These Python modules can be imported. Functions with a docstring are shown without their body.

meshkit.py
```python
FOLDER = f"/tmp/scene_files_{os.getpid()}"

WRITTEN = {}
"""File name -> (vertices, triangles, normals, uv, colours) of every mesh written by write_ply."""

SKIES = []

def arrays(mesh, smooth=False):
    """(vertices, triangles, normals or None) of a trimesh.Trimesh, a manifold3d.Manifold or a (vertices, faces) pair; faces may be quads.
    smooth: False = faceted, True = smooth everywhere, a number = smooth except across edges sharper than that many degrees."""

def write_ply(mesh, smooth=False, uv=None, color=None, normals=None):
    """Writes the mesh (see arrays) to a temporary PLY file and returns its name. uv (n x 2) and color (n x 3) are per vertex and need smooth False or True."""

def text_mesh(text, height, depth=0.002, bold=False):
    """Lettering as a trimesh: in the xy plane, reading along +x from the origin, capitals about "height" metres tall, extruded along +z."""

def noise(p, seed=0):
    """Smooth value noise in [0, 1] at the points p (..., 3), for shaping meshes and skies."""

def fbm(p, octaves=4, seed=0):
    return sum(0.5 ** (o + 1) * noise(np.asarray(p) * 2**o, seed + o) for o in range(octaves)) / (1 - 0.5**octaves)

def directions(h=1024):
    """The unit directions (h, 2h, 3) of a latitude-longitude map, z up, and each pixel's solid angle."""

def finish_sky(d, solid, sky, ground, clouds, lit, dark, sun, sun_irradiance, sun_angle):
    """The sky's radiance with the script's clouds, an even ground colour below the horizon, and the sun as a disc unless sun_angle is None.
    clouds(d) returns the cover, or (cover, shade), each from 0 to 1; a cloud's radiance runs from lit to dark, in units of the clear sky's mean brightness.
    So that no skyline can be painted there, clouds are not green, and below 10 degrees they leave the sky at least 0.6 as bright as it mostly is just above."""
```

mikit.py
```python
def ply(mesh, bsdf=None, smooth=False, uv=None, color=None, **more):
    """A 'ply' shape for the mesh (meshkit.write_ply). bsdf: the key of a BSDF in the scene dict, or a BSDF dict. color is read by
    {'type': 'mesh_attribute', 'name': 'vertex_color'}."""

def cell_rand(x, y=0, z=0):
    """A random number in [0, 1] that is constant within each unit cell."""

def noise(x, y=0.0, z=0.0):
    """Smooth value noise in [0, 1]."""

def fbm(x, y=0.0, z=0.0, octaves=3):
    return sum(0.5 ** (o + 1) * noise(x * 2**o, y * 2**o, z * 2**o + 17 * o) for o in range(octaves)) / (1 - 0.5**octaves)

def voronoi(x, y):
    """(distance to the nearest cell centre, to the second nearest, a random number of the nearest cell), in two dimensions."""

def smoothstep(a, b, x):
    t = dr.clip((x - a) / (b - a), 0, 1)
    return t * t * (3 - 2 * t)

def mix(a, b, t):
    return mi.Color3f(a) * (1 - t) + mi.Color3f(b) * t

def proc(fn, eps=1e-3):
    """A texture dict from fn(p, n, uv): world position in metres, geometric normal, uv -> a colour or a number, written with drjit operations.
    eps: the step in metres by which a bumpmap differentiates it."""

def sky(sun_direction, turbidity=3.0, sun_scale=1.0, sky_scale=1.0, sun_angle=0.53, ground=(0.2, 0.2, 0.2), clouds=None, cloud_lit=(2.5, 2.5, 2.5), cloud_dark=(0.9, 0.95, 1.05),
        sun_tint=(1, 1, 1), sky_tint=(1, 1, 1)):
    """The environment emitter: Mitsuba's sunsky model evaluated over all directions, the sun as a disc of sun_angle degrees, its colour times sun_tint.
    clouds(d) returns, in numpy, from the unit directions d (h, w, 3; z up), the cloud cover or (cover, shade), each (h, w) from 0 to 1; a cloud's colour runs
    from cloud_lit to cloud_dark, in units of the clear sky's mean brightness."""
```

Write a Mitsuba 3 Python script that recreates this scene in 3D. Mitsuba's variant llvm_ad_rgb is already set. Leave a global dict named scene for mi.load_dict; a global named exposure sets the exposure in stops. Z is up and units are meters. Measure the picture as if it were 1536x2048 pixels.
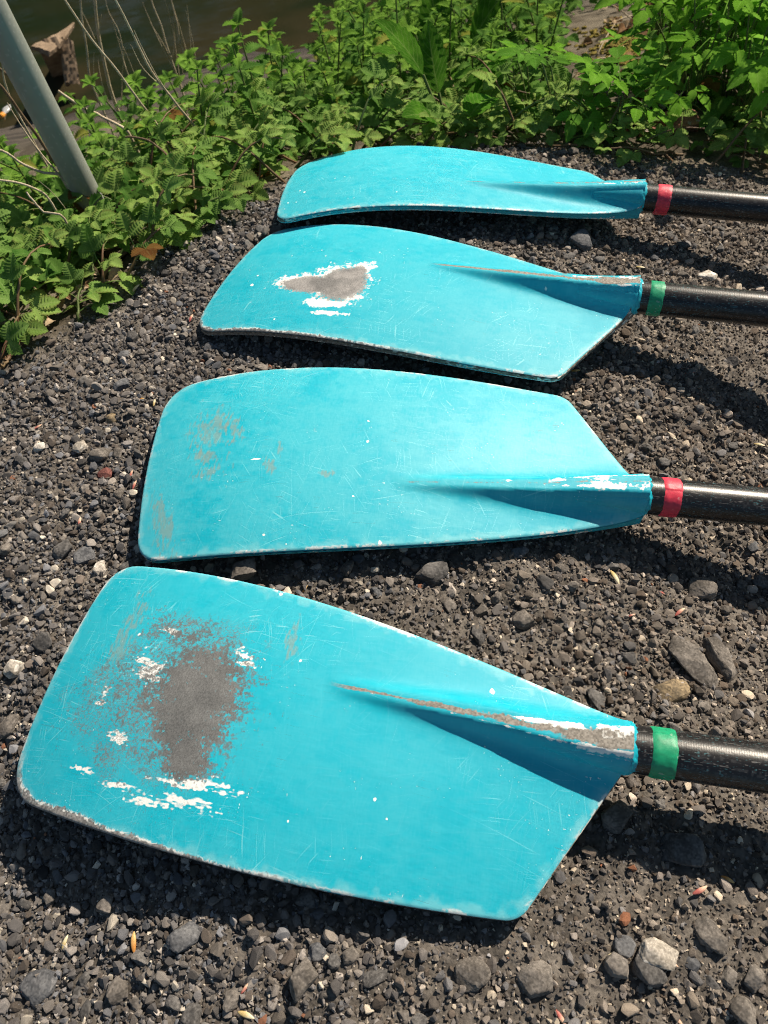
import math
import numpy as np
import drjit as dr
import mitsuba as mi
import trimesh
from scipy.interpolate import RBFInterpolator, RegularGridInterpolator
from scipy.spatial import Delaunay, ConvexHull
from scipy.spatial.transform import Rotation as Rot
import shapely
import mikit
import meshkit
from mikit import proc, noise, fbm, voronoi, smoothstep, mix

T = mi.ScalarTransform4f
scene, labels = {}, {}

# ------------------------------------------------------------------ camera, sky, exposure
FOCAL, PX, PY = 1540.0, 768.0, 1024.0            # of the photograph, in its own pixels
UP_C = -np.array([187 / 1540, 876 / 1540, 1.0])
UP_C /= np.linalg.norm(UP_C)                      # world up seen in camera axes (x right, y down, z forward)
FW_C = np.array([0, 0, 1.0])
Y_C = FW_C - (FW_C @ UP_C) * UP_C
Y_C /= np.linalg.norm(Y_C)
X_C = np.cross(Y_C, UP_C)
M_CW = np.array([X_C, Y_C, UP_C])                 # camera axes -> world axes
EYE = np.array([0, 0, 0.70])
fwd, upv = M_CW @ FW_C, M_CW @ np.array([0, -1.0, 0])
scene['camera'] = {'type': 'thinlens', 'fov': math.degrees(2 * math.atan(768 / FOCAL)), 'fov_axis': 'x',
                   'aperture_radius': 0.0013, 'focus_distance': 0.80, 'near_clip': 0.01, 'far_clip': 400.0,
                   'to_world': T().look_at(origin=EYE.tolist(), target=(EYE + fwd).tolist(), up=upv.tolist())}
SUN_AZ, SUN_EL = math.radians(53), math.radians(40.5)
SUN = np.array([math.sin(SUN_AZ) * math.cos(SUN_EL), math.cos(SUN_AZ) * math.cos(SUN_EL), math.sin(SUN_EL)])
scene['sky_light'] = mikit.sky(SUN.tolist(), turbidity=3.0, ground=(0.08, 0.09, 0.06), sky_scale=.52, sky_tint=(1.10, 1.0, .84), sun_tint=(.93, 1.0, 1.13))
exposure = 2.55


# ------------------------------------------------------------------ helpers
used = {}


def numbered(name):
    n = used.get(name, 0)
    used[name] = n + 1
    return name if n == 0 else f'{name}_{n:03d}'


def tag(key, label=None, cat=None, group=None, kind=None):
    labels[key] = {k: v for k, v in dict(label=label, category=cat, group=group, kind=kind).items() if v}


def ray(px, py):
    d = M_CW @ np.array([(px - PX) / FOCAL, (py - PY) / FOCAL, 1.0])
    return d / np.linalg.norm(d)


def at_y(px, py, y):
    """The point at distance y (ahead of the camera) that stands behind this place of the photograph."""
    d = ray(px, py)
    return EYE + d * (y / d[1])


def frame(pos, R=None, s=1.0):
    m = np.eye(4)
    m[:3, :3] = (np.eye(3) if R is None else R) * s
    m[:3, 3] = pos
    return T(m.tolist())


def tube(points, radii, sides=6, close=True):
    p = np.asarray(points, float)
    n = len(p)
    radii = np.broadcast_to(radii, (n,))
    t = np.gradient(p, axis=0)
    t /= np.linalg.norm(t, axis=1, keepdims=True) + 1e-12
    a = np.zeros_like(p)
    ref = np.array([0, 0, 1.0]) if abs(t[0, 2]) < .9 else np.array([1.0, 0, 0])
    for i in range(n):
        q = ref - (ref @ t[i]) * t[i]
        ref = q / (np.linalg.norm(q) + 1e-12)
        a[i] = ref
    b = np.cross(t, a)
    g = np.arange(sides) * 2 * np.pi / sides
    v = p[:, None] + radii[:, None, None] * (np.cos(g)[None, :, None] * a[:, None] + np.sin(g)[None, :, None] * b[:, None])
    i, j = np.meshgrid(np.arange(n - 1), np.arange(sides), indexing='ij')
    k = (j + 1) % sides
    q = np.stack([i * sides + j, i * sides + k, (i + 1) * sides + k, (i + 1) * sides + j], -1).reshape(-1, 4)
    f = np.vstack([q[:, [0, 1, 2]], q[:, [0, 2, 3]]])
    v = v.reshape(-1, 3)
    if close:
        v = np.vstack([v, p[:1], p[-1:]])
        jj = np.arange(sides)
        f = np.vstack([f, np.stack([np.full(sides, len(v) - 2), (jj + 1) % sides, jj], 1),
                       np.stack([np.full(sides, len(v) - 1), (n - 1) * sides + jj, (n - 1) * sides + (jj + 1) % sides], 1)])
    return v, f


def smooth_line(pts, n=24):
    p = np.asarray(pts, float)
    s = np.r_[0, np.cumsum(np.linalg.norm(np.diff(p, axis=0), axis=1))]
    from scipy.interpolate import PchipInterpolator
    return PchipInterpolator(s, p)(np.linspace(0, s[-1], n))


def join(parts):
    v, f, k = [], [], 0
    for a, b in parts:
        v.append(a)
        f.append(np.asarray(b) + k)
        k += len(a)
    return np.vstack(v), np.vstack(f)


def srgb(r, g, b):
    c = np.array([r, g, b]) / 255.0
    return tuple(float(x) for x in np.where(c < .04045, c / 12.92, ((c + .055) / 1.055) ** 2.4))


def rgb(c):
    return {'type': 'rgb', 'value': [float(x) for x in c]}


def principled(color, rough=.6, spec=.5, **more):
    return {'type': 'twosided', 'bsdf': {'type': 'principled', 'base_color': color if isinstance(color, dict) else rgb(color),
                                         'roughness': rough, 'specular': spec, **more}}


# ------------------------------------------------------------------ the shape and the place of the four oars (used by the ground too)
RA, UB, VB, RB, UC, VC, RC, UD, VD, RD, B1, B2, B3, B4, RE = (0.02346, 0.52097, 0.12347, 0.02967, 0.55, -0.11492, 0.03787, 0.07641,
                                                              -0.14149, 0.01276, 0.03263, 0.02622, 0.03112, -0.00326, 0.01435)
SURF = (-0.01256, 0.01245, 0.54459, -1.16553, -0.72075)
R_SHAFT = 0.01977
POSE = np.array([[-0.5191, 0.14742, 0.14056, 0.20254, 0.19513, 0.63614], [-0.52056, 0.04607, 0.11647, 0.27065, -0.01748, 0.80271],
                 [-0.68847, 0.12791, 0.21614, 0.30749, -0.26227, 0.93772], [-0.77549, 0.07235, 0.19728, 0.37527, -0.45765, 1.12126]])
SIZE = np.array([1.0, 1.012, 1.022, 1.0])
THICK = 0.0085


def outline(n=40):
    pts = [np.array(q) for q in ((0, RA), (UB, VB), (UC, VC), (UD, VD), (0, -RE))]
    es = []
    for P, Q, b in zip(pts, pts[1:], (B1, B2, B3, B4)):
        s = np.linspace(0, 1, n)[:, None]
        d = Q - P
        es.append(P + s * d + np.array([-d[1], d[0]]) * (4 * b * s * (1 - s)))
    P = np.vstack([es[0]] + [e[1:] for e in es[1:]])
    for c, r in ((pts[1], RB), (pts[2], RC), (pts[3], RD)):
        d = np.linalg.norm(P - c, axis=1)
        a = b = int(np.argmin(d))
        while a > 0 and d[a] < r:
            a -= 1
        while b < len(P) - 1 and d[b] < r:
            b += 1
        w = lambda k0, k1: P[k1] + (P[k0] - P[k1]) * np.clip((r - d[k1]) / (d[k0] - d[k1] + 1e-12), 0, 1)
        p, q = w(a, a + 1), w(b, b - 1)
        s = np.linspace(0, 1, 24)[:, None]
        c1, c2 = p + (c - p) * .62, q + (c - q) * .62
        P = np.vstack([P[:a + 1], (1 - s) ** 3 * p + 3 * s * (1 - s) ** 2 * c1 + 3 * s * s * (1 - s) * c2 + s ** 3 * q, P[b:]])
    L = np.r_[0, np.cumsum(np.linalg.norm(np.diff(P, axis=0), axis=1))]
    q = np.linspace(0, L[-1], 420)
    return np.stack([np.interp(q, L, P[:, 0]), np.interp(q, L, P[:, 1])], 1)


def surf(u, v):
    return SURF[0] + SURF[1] * u + SURF[2] * u * u + SURF[3] * u ** 3 + SURF[4] * v * v


def rib(u, v):
    """The ridge that carries the shaft into the blade and dies out a quarter of a metre on."""
    s = np.clip(u / 0.262, 0, 1)
    h = 0.0364 * (1 - s) ** 1.08
    w = 0.0190 - 0.0125 * s ** .8
    d = np.abs(v - 0.066 * np.clip(u, 0, None) * np.clip(u / .1, 0, 1))
    core = 1 / (1 + (d / w) ** (5.0 - 1.4 * s))
    skirt = .10 * np.exp(-(d / (w * 2.4)) ** 2)
    return h * np.clip(core * .94 + skirt, 0, 1.0)


def edge_distance(P, line):
    a, b = line[:-1], line[1:]
    d = b - a
    out = np.empty(len(P))
    for k in range(0, len(P), 4000):
        q = P[k:k + 4000]
        t = np.clip(((q[:, None] - a) * d).sum(-1) / ((d * d).sum(-1) + 1e-12), 0, 1)
        out[k:k + 4000] = np.linalg.norm(q[:, None] - (a + t[..., None] * d), axis=-1).min(1)
    return out


OUT = outline()
NT = np.gradient(OUT, axis=0)
NT /= np.linalg.norm(NT, axis=1, keepdims=True)
INWARD = np.stack([NT[:, 1], -NT[:, 0]], 1)
INWARD *= np.sign(((OUT[210] + INWARD[210] * .01)[0] < OUT[210, 0]) - .5)


def oar_place(local, k):
    """Oar axes (u towards the tip, v across, z out of the back of the blade) -> world."""
    q = np.array(local, float)
    if k in (1, 3):
        q[:, 1] *= -1
    c = (Rot.from_rotvec(POSE[k, :3]).apply(-q) + POSE[k, 3:]) * SIZE[k]
    return c @ M_CW.T + EYE


def blade_sheet():
    ins = [0, .0007, .0016, .0028, .0045, .008]
    rings = [OUT + INWARD * d for d in ins]
    gu, gv = np.meshgrid(np.arange(.002, .56, .0042), np.arange(-.155, .145, .0042), indexing='ij')
    g = np.stack([gu.ravel(), gv.ravel()], 1)
    fine_u, fine_v = np.meshgrid(np.arange(0.001, .27, .003), np.arange(-.024, .04, .0022), indexing='ij')
    fine = np.stack([fine_u.ravel(), fine_v.ravel()], 1)
    poly = shapely.Polygon(OUT)
    inside = lambda p: shapely.contains_xy(poly, p[:, 0], p[:, 1])
    def keep(p, least):
        p = p[inside(p)]
        return p[edge_distance(p, OUT) > least]
    coarse = g[~((g[:, 0] < .272) & (g[:, 1] > -.026) & (g[:, 1] < .042))]
    inner = np.vstack([keep(coarse, .010), keep(fine, .0095)])
    # end line at the neck, between the last and the first point of the outline
    neck = np.stack([np.full(16, 0.0), np.linspace(-RE, RA, 18)[1:-1]], 1)
    ring_ok = [r[inside(r)] if i else r for i, r in enumerate(rings)]
    P = np.vstack(ring_ok + [inner, neck])
    tri = Delaunay(P).simplices
    c = P[tri].mean(1)
    tri = tri[inside(c)]
    a = P[tri]
    area = (a[:, 1, 0] - a[:, 0, 0]) * (a[:, 2, 1] - a[:, 0, 1]) - (a[:, 1, 1] - a[:, 0, 1]) * (a[:, 2, 0] - a[:, 0, 0])
    tri = tri[np.abs(area) > 1e-12]
    area = area[np.abs(area) > 1e-12]
    tri = np.where((area > 0)[:, None], tri, tri[:, ::-1])
    return P, tri, edge_distance(P, OUT)


SHEET_P, SHEET_F, SHEET_D = blade_sheet()
N_OUT = len(OUT)


def rounded(d, r):
    e = np.clip(1 - d / r, 0, 1)
    return r * (1 - np.sqrt(np.clip(1 - e * e, 0, 1)))


SHEET_TOP = surf(*SHEET_P.T) + rib(*SHEET_P.T) - rounded(SHEET_D, .0028) + .0006 * (meshkit.fbm(np.column_stack([SHEET_P * 18, np.zeros(len(SHEET_P))]), 2) - .5)
SHEET_BOT = surf(*SHEET_P.T) - THICK + rounded(SHEET_D, .0024)

# underside of the blades, as seen from the ground: nothing of the ground may reach above it
GX, GY = np.arange(-.50, .60, .006), np.arange(-.06, 1.26, .006)
under = np.full((len(GX), len(GY)), 9.0)
for k in range(4):
    w = oar_place(np.column_stack([SHEET_P, SHEET_BOT]), k)
    tri_m = w[SHEET_F].mean(1)
    w = np.vstack([w, tri_m])
    i, j = np.round((w[:, 0] - GX[0]) / .006).astype(int), np.round((w[:, 1] - GY[0]) / .006).astype(int)
    np.minimum.at(under, (i, j), w[:, 2])
from scipy.ndimage import minimum_filter
under = minimum_filter(under, 3)


def underside(x, y):
    i, j = np.round((x - GX[0]) / .006).astype(int), np.round((y - GY[0]) / .006).astype(int)
    ok = (i >= 0) & (j >= 0) & (i < len(GX)) & (j < len(GY))
    return np.where(ok, under[np.clip(i, 0, len(GX) - 1), np.clip(j, 0, len(GY) - 1)], 9.0)


# ------------------------------------------------------------------ the ground
WATER_Z = -1.10
CTRL = np.array([
    (-.7, -.25, -.03), (0, -.25, -.022), (.5, -.25, -.035), (.95, -.25, -.08), (-.43, .16, -.062), (-.455, .205, -.062), (-.41, .23, -.044), (-.395, .116, -.054), (-.355, .10, -.048), (-.30, .093, -.034), (-.25, .085, -.020), (-.2, .065, -.014), (-.1, .03, -.014), (0, 0, -.010), (-.34, .33, -.022),
    (-.285, .45, -.030), (-.29, .50, -.034), (-.295, .56, -.040), (-.21, .76, -.056), (-.5, .05, -.055), (-.4, -.1, -.04),
    (.203, .049, -.026), (.248, .034, -.026), (.32, .293, -.088), (.37, .259, -.112), (.415, .536, -.095), (.456, .493, -.118), (.53, .80, -.145), (.6, .76, -.168),
    (0, .30, -.024), (.15, .28, -.052), (-.24, .52, -.022), (-.21, .63, -.032), (.243, .50, -.058), (.03, .60, -.040), (-.185, .756, -.046), (-.13, .868, -.062),
    (-.05, .94, -.074), (.1, .6, -.05), (.25, .55, -.062), (-.05, 1.058, -.100), (0, 1.168, -.140), (.23, 1.122, -.146), (.442, 1.0, -.158), (.09, .92, -.082), (.25, .88, -.100),
    (.40, 1.15, -.170), (.74, .99, -.212), (-.05, 1.1, -.112), (-.16, 1.02, -.080), (-.45, .76, -.038), (-.62, .5, -.034), (-.95, .3, -.05),
    (-1.2, 1.2, -.25), (-.4, 1.4, -.27), (.3, 1.5, -.32), (1, 1.3, -.33), (-1, 2.2, -.70), (0, 2.2, -.66), (1, 2.1, -.56), (2.5, 1.6, -.5), (-3, 2, -.65), (-3, .8, -.2), (3, 0, -.3),
    (-1, 3.2, -1.09), (.6, 3.3, -1.08), (3, 3.2, -1.0), (-3, 3.1, -1.09), (0, 4.5, -1.5), (3, 4.5, -1.5), (-3, 4.5, -1.5), (0, 7, -1.9), (-3, -3, 0), (3, -3, -.2), (3, 7, -1.9), (-3, 7, -1.9)])
_rbf = RBFInterpolator(CTRL[:, :2], CTRL[:, 2], kernel='linear', smoothing=2e-3)


def ground_smooth(x, y):
    p = np.stack([np.clip(x, -4, 4), np.clip(y, -3, 7)], -1)
    z = _rbf(p.reshape(-1, 2)).reshape(p.shape[:-1])
    far = np.clip((y - 9.5) / 3.0, 0, 1)
    return z * (1 - far) + far * (.35 + .03 * np.clip(y - 12, 0, 30))


def spread(core, step, far, lo, hi):
    a = [core[0] - step]
    while a[-1] > lo:
        a.append(a[-1] - (a[-2] - a[-1]) * 1.16 if len(a) > 1 else a[-1] - step * 1.2)
    b = [core[1] + step]
    while b[-1] < hi:
        b.append(b[-1] + (b[-1] - b[-2]) * 1.16 if len(b) > 1 else b[-1] + step * 1.2)
    return np.r_[a[::-1], np.arange(core[0], core[1] + 1e-9, step), b]


AX, AY = spread((-.66, .80), .0045, 1.16, -60, 60), spread((-.16, 1.26), .0045, 1.16, -25, 90)
mx, my = np.meshgrid(AX, AY, indexing='ij')
# smooth part on a coarser raster (the RBF is slow on every vertex)
cx_, cy_ = spread((-1.2, 1.4), .02, 1.2, -60, 60), spread((-.6, 3.6), .03, 1.2, -25, 90)
cz_ = ground_smooth(*np.meshgrid(cx_, cy_, indexing='ij'))
from scipy.ndimage import gaussian_filter
cz_[5:-5, 5:-5] = gaussian_filter(cz_, 1.0)[5:-5, 5:-5]
_smooth = RegularGridInterpolator((cx_, cy_), cz_, bounds_error=False, fill_value=None)
EDGE = np.array([(-3, .55), (-.62, .60), (-.44, .745), (-.30, .88), (-.15, 1.01), (-.05, 1.10), (.10, 1.19), (.25, 1.21), (.40, 1.15), (.55, 1.08), (.74, .99), (1.0, .86), (3, .3)])


def edge_y(x):
    """Where the gravel gives way to plants."""
    return np.interp(x, EDGE[:, 0], EDGE[:, 1]) + .03 * (meshkit.noise(np.stack([np.asarray(x, float) * 11, np.zeros_like(x), np.zeros_like(x)], -1)) - .5)


mz = _smooth(np.stack([mx, my], -1))
P3 = np.stack([mx, my, np.zeros_like(mx)], -1)
near = np.clip((1.5 - np.hypot(mx - .1, my - .5)) / .3, 0, 1)
mz += near * (.018 * (meshkit.fbm(P3 * 9, 2, 5) - .5) + .011 * (meshkit.fbm(P3 * 45, 3, 9) - .5) + .0042 * (meshkit.noise(P3 * 190, 2) - .5))
mz += (1 - near) * (np.hypot(mx, my) < 8) * .10 * (meshkit.fbm(P3 * 3, 3, 4) - .5) * (mz > WATER_Z - .1)
mz = np.minimum(mz, underside(mx, my) - .004)
_gz = RegularGridInterpolator((AX, AY), mz, bounds_error=False, fill_value=None)


def gz(x, y):
    z = _gz(np.stack([np.asarray(x, float), np.asarray(y, float)], -1))
    return z if np.ndim(x) else float(z[0])


def on_ground(px, py):
    """Where the ground stands behind this place of the photograph."""
    d = ray(px, py)
    t = np.linspace(.3, 8, 1500)
    q = EYE + t[:, None] * d
    below = q[:, 2] < gz(q[:, 0], q[:, 1])
    i = int(np.argmax(below)) if below.any() else len(t) - 1
    return q[i]


ii, jj = np.meshgrid(np.arange(len(AX) - 1), np.arange(len(AY) - 1), indexing='ij')
n_ = len(AY)
quad = np.stack([ii * n_ + jj, (ii + 1) * n_ + jj, (ii + 1) * n_ + jj + 1, ii * n_ + jj + 1], -1).reshape(-1, 4)


def ground_color(p, n, uv):
    e = .60 + .95 * (p.x + .62)
    e = dr.select(p.x > .1, 1.22 - .36 * (p.x - .12), e)
    e = dr.select(p.x < -.62, .60, e)
    veg = smoothstep(-.03, .05, p.y - e + .10 * (fbm(p.x * 9, p.y * 9) - .5))
    wet = 1 - smoothstep(-1.02, -.72, p.z + .05 * (fbm(p.x * 5, p.y * 5) - .5))
    g = fbm(p.x * 60, p.y * 60, p.z * 60)
    f = noise(p.x * 420, p.y * 420, p.z * 420)
    soil = mix((.072, .064, .056), (.135, .121, .106), smoothstep(.3, .7, g)) * (.6 + .8 * f)
    bank = mix((.052, .043, .030), (.120, .103, .076), smoothstep(.35, .7, fbm(p.x * 14, p.y * 14))) * (.6 + .8 * f)
    mud = mix((.030, .027, .024), (.060, .052, .044), smoothstep(.35, .65, fbm(p.x * 8, p.y * 20)))
    return mix(mix(soil, bank, veg), mud, wet)


scene['mat_ground'] = {'type': 'twosided', 'bsdf': {'type': 'bumpmap', 'scale': .0016, 'bsdf': {'type': 'principled', 'base_color': proc(ground_color), 'roughness': .92, 'specular': .2},
                       'arbitrary': proc(lambda p, n, uv: fbm(p.x * 350, p.y * 350, p.z * 350), eps=4e-4)}}
scene['ground'] = mikit.ply((np.stack([mx, my, mz], -1).reshape(-1, 3), quad), 'mat_ground', smooth=True)
tag('ground', kind='structure')


def water_color(p, n, uv):
    shallow = (1 - smoothstep(3.1, 4.4, p.y + .5 * (fbm(p.x * 2.5, p.y * 2.5) - .5)))
    return mix((.010, .016, .007), (.034, .028, .015), shallow * smoothstep(.3, .7, fbm(p.x * 3, p.y * 6)))


scene['mat_water'] = {'type': 'twosided', 'bsdf': {'type': 'bumpmap', 'scale': .005, 'bsdf': {'type': 'principled', 'base_color': proc(water_color), 'roughness': .10, 'specular': .40},
                      'arbitrary': proc(lambda p, n, uv: fbm(p.x * 4, p.y * 9, octaves=3), eps=6e-3)}}
scene['river'] = mikit.ply((np.array([(-60, 2.6, WATER_Z), (60, 2.6, WATER_Z), (60, 14, WATER_Z), (-60, 14, WATER_Z)], float), np.array([[0, 1, 2, 3]])), 'mat_water')
tag('river', kind='structure')


# ------------------------------------------------------------------ the oars
DEEP, CHALK = (.003, .352, .466), (.060, .422, .512)
WHITE, GREY, RUST = (.74, .75, .73), (.200, .190, .180), (.30, .20, .09)


def stroke(u, v, ang, long, thin, seed):
    """Random strokes along one direction: 1 on the stroke."""
    c, s = dr.cos(mi.Float(ang)), dr.sin(mi.Float(ang))
    a, b = u * c + v * s, v * c - u * s
    return noise(a / long + 31 * seed, b / thin + 17 * seed, seed)


def ell(u, v, cu, cv, ru, rv, ang=0.0):
    c, s = math.cos(ang), math.sin(ang)
    a, b = (u - cu) * c + (v - cv) * s, (v - cv) * c - (u - cu) * s
    return 1 - dr.sqrt(dr.square(a / ru) + dr.square(b / rv))


# grey: spots worn to the fabric; white: spots worn to the undercoat; rust: ochre stains; chips: single white chips; per blade, in metres on the blade
WEAR = [
    dict(gain=(.15, .62, .36, .62), grey=[(.376, -.014, .060, .074, .10), (.370, -.064, .030, .028, 0)], soft=[(.415, -.022, .080, .062, .3), (.405, .046, .060, .020, .1)], crack=[(.425, -.028, .085, .075, 0), (.385, .030, .06, .04, 0)],
         white=[(.430, .010, .032, .019, .55), (.352, -.084, .060, .011, 0), (.430, -.095, .028, .008, .1), (.395, -.103, .075, .007, .02), (.34, .030, .020, .012, .6), (.420, .047, .020, .007, .2), (.360, -.098, .040, .006, 0), (.470, -.085, .022, .006, .1), (.470, -.020, .010, .016, .3), (.44, -.055, .016, .012, .5)],
         rust=[(.47, .035, .013, .045, .1), (.30, .055, .006, .02, 0)], chips=[(.116, .033, .0052), (.455, .042, .003), (.325, .098, .004), (.289, .034, .003), (.202, -.072, .0026), (.27, -.10, .0022), (.19, -.085, .002)],
         crest=(.36, .32), chalk=.38),
    dict(gain=(.12, .62, 0, 0), grey=[], crack=None, white=[(.05, -.008, .030, .009, 0), (.095, .001, .020, .005, 0), (.060, -.014, .030, .0035, .05), (.14, .006, .03, .0025, 0), (.412, .004, .012, .0018, .12)],
         rust=[(.475, -.040, .026, .030, .3), (.447, -.042, .011, .020, .5), (.470, .000, .024, .010, -.2), (.395, .010, .007, .010, .4), (.388, -.013, .005, .010, 0), (.502, .078, .012, .042, .5), (.46, .020, .022, .008, .3), (.33, .016, .010, .004, .2)],
         chips=[(.294, -.030, .0036), (.266, .088, .0046), (.385, .092, .0028), (.297, -.058, .003), (.30, .040, .0032), (.40, .110, .002), (.47, .118, .002), (.36, .10, .002)], crest=(-.02, .23), chalk=.80),
    dict(gain=(.30, .75, .30, 1.5), grey=[(.360, -.044, .036, .040, .5), (.400, -.048, .052, .019, .05), (.348, -.022, .014, .020, .3)], crack=None,
         white=[(.366, -.042, .052, .046, .5), (.415, -.042, .050, .022, .0), (.345, -.012, .020, .026, .5), (.37, -.083, .044, .010, 0), (.36, -.100, .030, .006, 0)],
         rust=[(.07, .03, .006, .006, 0), (.09, .015, .005, .008, 0)], chips=[(.487, -.040, .005), (.486, -.020, .003), (.109, -.007, .0034), (.43, -.112, .003), (.45, .02, .002), (.41, .03, .002), (.40, .015, .0025), (.33, .03, .002), (.335, -.045, .003)],
         crest=(.36, .08), chalk=.60),
    dict(gain=(.05, .5, 0, 0), grey=[], crack=None, white=[(.07, -.006, .05, .003, 0), (.17, .004, .03, .002, 0)], rust=[(.20, .006, .004, .004, 0)],
         chips=[(.495, .052, .0045), (.505, .043, .003), (.515, .075, .003), (.455, .022, .0026), (.44, .02, .002), (.515, .092, .002), (.50, .08, .002), (.06, -.012, .0024), (.35, .07, .002)], crest=(.06, .14), chalk=.70),
]


RIM_LINE = [tuple(float(x) for x in q) for q in OUT[[6, 40, 80, 115, 150, 158, 164, 170, 195, 220, 226, 232, 240, 270, 300, 335, 370, 374, 380, 410]]]


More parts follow.
